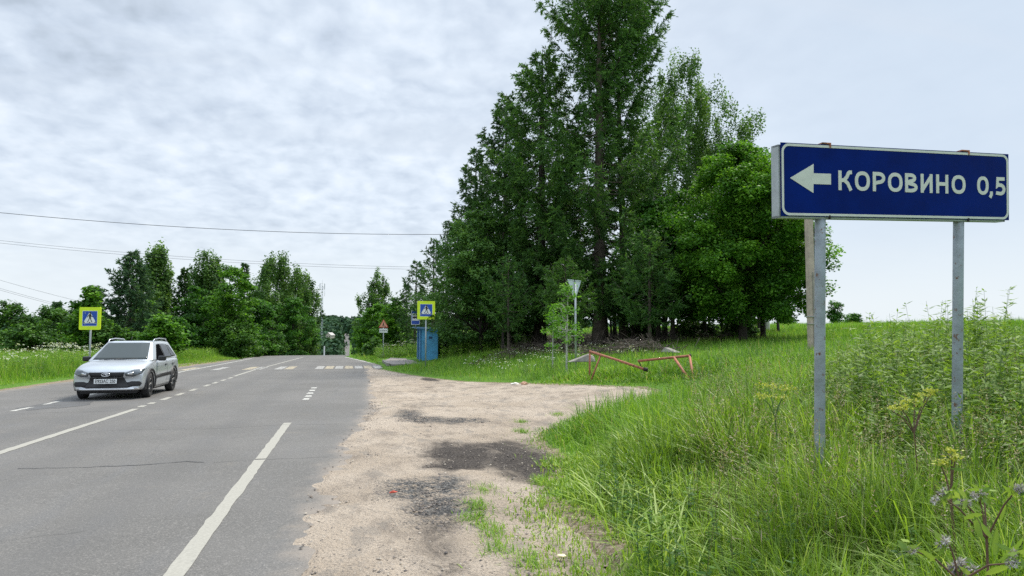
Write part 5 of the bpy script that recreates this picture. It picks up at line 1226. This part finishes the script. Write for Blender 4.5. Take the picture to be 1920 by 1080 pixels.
n = 2300; a = R(1)*r.uniform(12, 52, n); d = r.uniform(3.4, 26, n); x, y = d*np.sin(a), d*np.cos(a); k = edge_dist(x, y) > .7; x, y = x[k], y[k]
herbs('verge_herbs', x, y, r.uniform(.2, .55, len(x)), 404, M['bushgreen'], M['greenstem'], 'low leafy herbs mixed into the verge grass', 24, .09, .032)
# white umbels
def umbels(name, x, y, hh_, seed, lab, nh=14):
    herbs(name, x, y, hh_, seed, M['weed'], M['greenstem'], lab, 8, .16, .07, (M['flower'], nh, .05, .09, .02), 'wild flowers', .005, .08, .8)
n = 420; y = r.uniform(27, 50, n); x = r_left(y)-2.6-r.random(n)**1.2*9; k = fbm(x, y, .25, 91) > .42
umbels('cow_parsley', x[k], y[k], r.uniform(.8, 1.35, k.sum()), 405, 'white umbels of cow parsley on the far verge left of the car')
n = 140; y = r.uniform(24, 36, n); x = y*r.uniform(.14, .42, n)+.6; k = edge_dist(x, y) > .8
umbels('white_daisies', x[k], y[k], r.uniform(.25, .45, k.sum()), 406, 'small white flowers scattered in the grass before the trees', 5)
n = 120; y = r.uniform(47, 60, n); x = r.uniform(2.5, 10, n); k = edge_dist(x, y) > .6
umbels('cow_parsley', x[k], y[k], r.uniform(.8, 1.3, k.sum()), 407, 'white umbels of cow parsley around the bus shelter')
n = 1500; y = r.uniform(42, 62, n); x = 2.0+r.random(n)*9; k = (edge_dist(x, y) > .8) & ~((np.abs(x-4.8) < 1.0) & (y > 44) & (y < 48)); x, y = x[k], y[k]
herbs('rank_growth', x, y, r.uniform(.5, 1.05, len(x)), 408, M['grass'], M['greenstem'], 'rank bright green growth around the bus shelter', 30, .24, .05)
# single plants one can tell apart
def umbel_plant(pts, name, lab, d, stemtop, m_, stemm, sz=.022, base=None):
    """pts: measured flower positions (px, py, spread m)"""
    heads = [np.array(at(px, py, dd)) for px, py, dd, _ in pts]; c = np.mean(heads, 0)
    bx, by = (c[0], c[1]) if base is None else base
    root = empty(name, (bx, by, float(H(bx, by))), 0, lab, 'wild plant'); O = np.array(root.location); r = np.random.default_rng(int(abs(c[0]*1000)))
    fork = np.array([c[0]*.6+bx*.4, c[1]*.6+by*.4, min(h[2] for h in heads)-.18]); lines = [(np.array([O-[0, 0, .05], (O+fork)/2+[.02, 0, 0], fork])-O, np.array([.009, .008, .006]))]
    cc, dd_ = [], []
    for (px, py, _, spr), h in zip(pts, heads):
        lines.append((np.array([fork, (fork+h)/2+[0, 0, .02], h-[0, 0, .02]])-O, np.array([.005, .004, .003])))
        k = int(18+spr*900); cc.append(h-O+r.normal(size=(k, 3))*np.array([spr, spr, spr*.25])*.8)
    V, Fc = poly_tubes(lines, 6); npmesh('stem', V, Fc, stemm, root, smooth=True)
    cc = np.concatenate(cc); V, Fc = cards(cc, r.normal(size=cc.shape), sz*r.uniform(.5, 1.2, len(cc)), sz*.7, unit(r.normal(0, .7, cc.shape)+[0, 0, 1]), r)
    npmesh('flower_heads', V, Fc, m_, root, rnd=np.repeat(r.random(len(cc)), 4))
    lc = np.array([l[0][1] for l in lines]*2)+r.normal(0, .05, (2*len(lines), 3)); V, Fc = cards(lc, r.normal(size=lc.shape), .08, .02, None, r)
    npmesh('leaves', V, Fc, M['burleaf'], root, rnd=np.repeat(r.random(len(lc))*.6, 4)); return root
umbel_plant([(1735, 740, 5.0, .05), (1715, 752, 5.0, .05), (1690, 762, 4.9, .045), (1672, 765, 4.9, .03), (1745, 733, 5.0, .03)], 'wild_parsnip', 'yellow flowering umbel plant leaning left between the two sign posts', 5, 0, M['yellowflower'], M['brownstem'])
umbel_plant([(1440, 722, 6.4, .06), (1475, 728, 6.4, .06), (1430, 742, 6.2, .05), (1465, 745, 6.3, .05)], 'wild_parsnip', 'yellow green umbel plant in the grass left of the left sign post', 6, 0, M['yellowflower'], M['greenstem'])
umbel_plant([(1765, 868, 3.6, .03), (1790, 858, 3.6, .03), (1785, 845, 3.6, .02)], 'wild_parsnip', 'small yellow flowering plant with a dark stem below the right sign post', 3.6, 0, M['yellowflower'], M['brownstem'])
def bur_plant(base_px, heads, leaves, lab, d):
    B = at(*base_px, d); root = empty('thistle_plant', (B.x, B.y, float(H(B.x, B.y))), 0, lab, 'wild plant'); O = np.array(root.location); r = np.random.default_rng(len(heads)*7+int(base_px[0]))
    F0 = np.array(B); lines = [(np.array([O-[0, 0, .1], (O+F0)/2, F0])-O, np.array([.006, .0055, .0045]))]
    hv = []
    for (px, py, s_) in heads:
        h = np.array(at(px, py, d+r.normal(0, .05))); mid_ = F0*.45+h*.55+np.array([0, 0, .02])
        lines.append((np.array([F0, mid_, h])-O, np.array([.0038, .003, .002])))
        for _ in range(9): hv.append((h-O+r.normal(0, .010, 3)*s_, .0062*s_*r.uniform(.7, 1.3)))
    V, Fc = poly_tubes(lines, 7); npmesh('stem', V, Fc, M['brownstem'], root, smooth=True)
    for j, (px, py, s_) in enumerate(heads):
        u = unit(r.normal(size=(150, 3))); cen = np.array([hv[j*9+k_][0] for k_ in range(4)])[r.integers(0, 4, 150)]
        V, Fc = cards(cen+u*.003, u+r.normal(0, .25, u.shape), .013*s_*r.uniform(.6, 1.3, 150), .0035*s_, None, r)
        hd_ = npmesh('flower_head', V, Fc, M['greyflower'], root, rnd=np.repeat(r.random(150), 4))
        lc = np.array([hv[j*9][0]]*9)+r.normal(0, .012, (9, 3)); V, Fc = cards(lc, r.normal(size=(9, 3)), .05, .018, None, r)
        npmesh('bracts', V, Fc, M['burleaf'], hd_, rnd=np.repeat(r.random(9), 4))
    for (px, py, L, ang) in leaves:
        c = np.array(at(px, py, d-.05))-O; D = np.array(RT)*math.cos(ang)+np.array(UP)*math.sin(ang); S = np.cross(D, -np.array(FW))+np.array(FW)*.2
        k = 9; rows = []
        for t in np.linspace(0, 1, k):
            wdt = L*.30*math.sin(math.pi*min(1, t*.93+.05))**.8*(1+.12*math.sin(t*25)); cen = c+D*L*(t-.5)+np.array(FW)*(.03*L*math.sin(t*3))
            rows += [cen-S*wdt*.5+np.array(FW)*.12*wdt, cen, cen+S*wdt*.5+np.array(FW)*.12*wdt]
        Fc = [(3*i_+j, 3*i_+j+1, 3*i_+j+4, 3*i_+j+3) for i_ in range(k-1) for j in (0, 1)]
        npmesh('leaf', np.array(rows), Fc, M['burleaf'], root, rnd=np.full(len(rows), r.uniform(.3, .8)), smooth=True)
    return root
bur_plant((1850, 1010), [(1755, 925, 1.2), (1808, 942, 1.1), (1835, 928, 1.0), (1845, 926, .8), (1912, 912, 1.1)], [(1835, 990, .09, 1.9), (1825, 968, .07, .2), (1882, 960, .06, 1.3), (1868, 1015, .10, 1.5), (1778, 925, .05, .5)], 'brown stemmed thistle with grey fluffy heads and yellow green leaves in the lower right corner', 2.6)
bur_plant((1800, 1090), [(1775, 1012, 1.2), (1790, 1068, 2.0), (1812, 1058, 1.4), (1712, 1032, .8), (1900, 1056, 1.0)], [(1850, 995, .06, 2.2), (1895, 1040, .09, .9), (1735, 1040, .07, -.4), (1870, 1070, .08, .3)], 'second lower thistle with large grey heads cut by the bottom edge', 2.3)
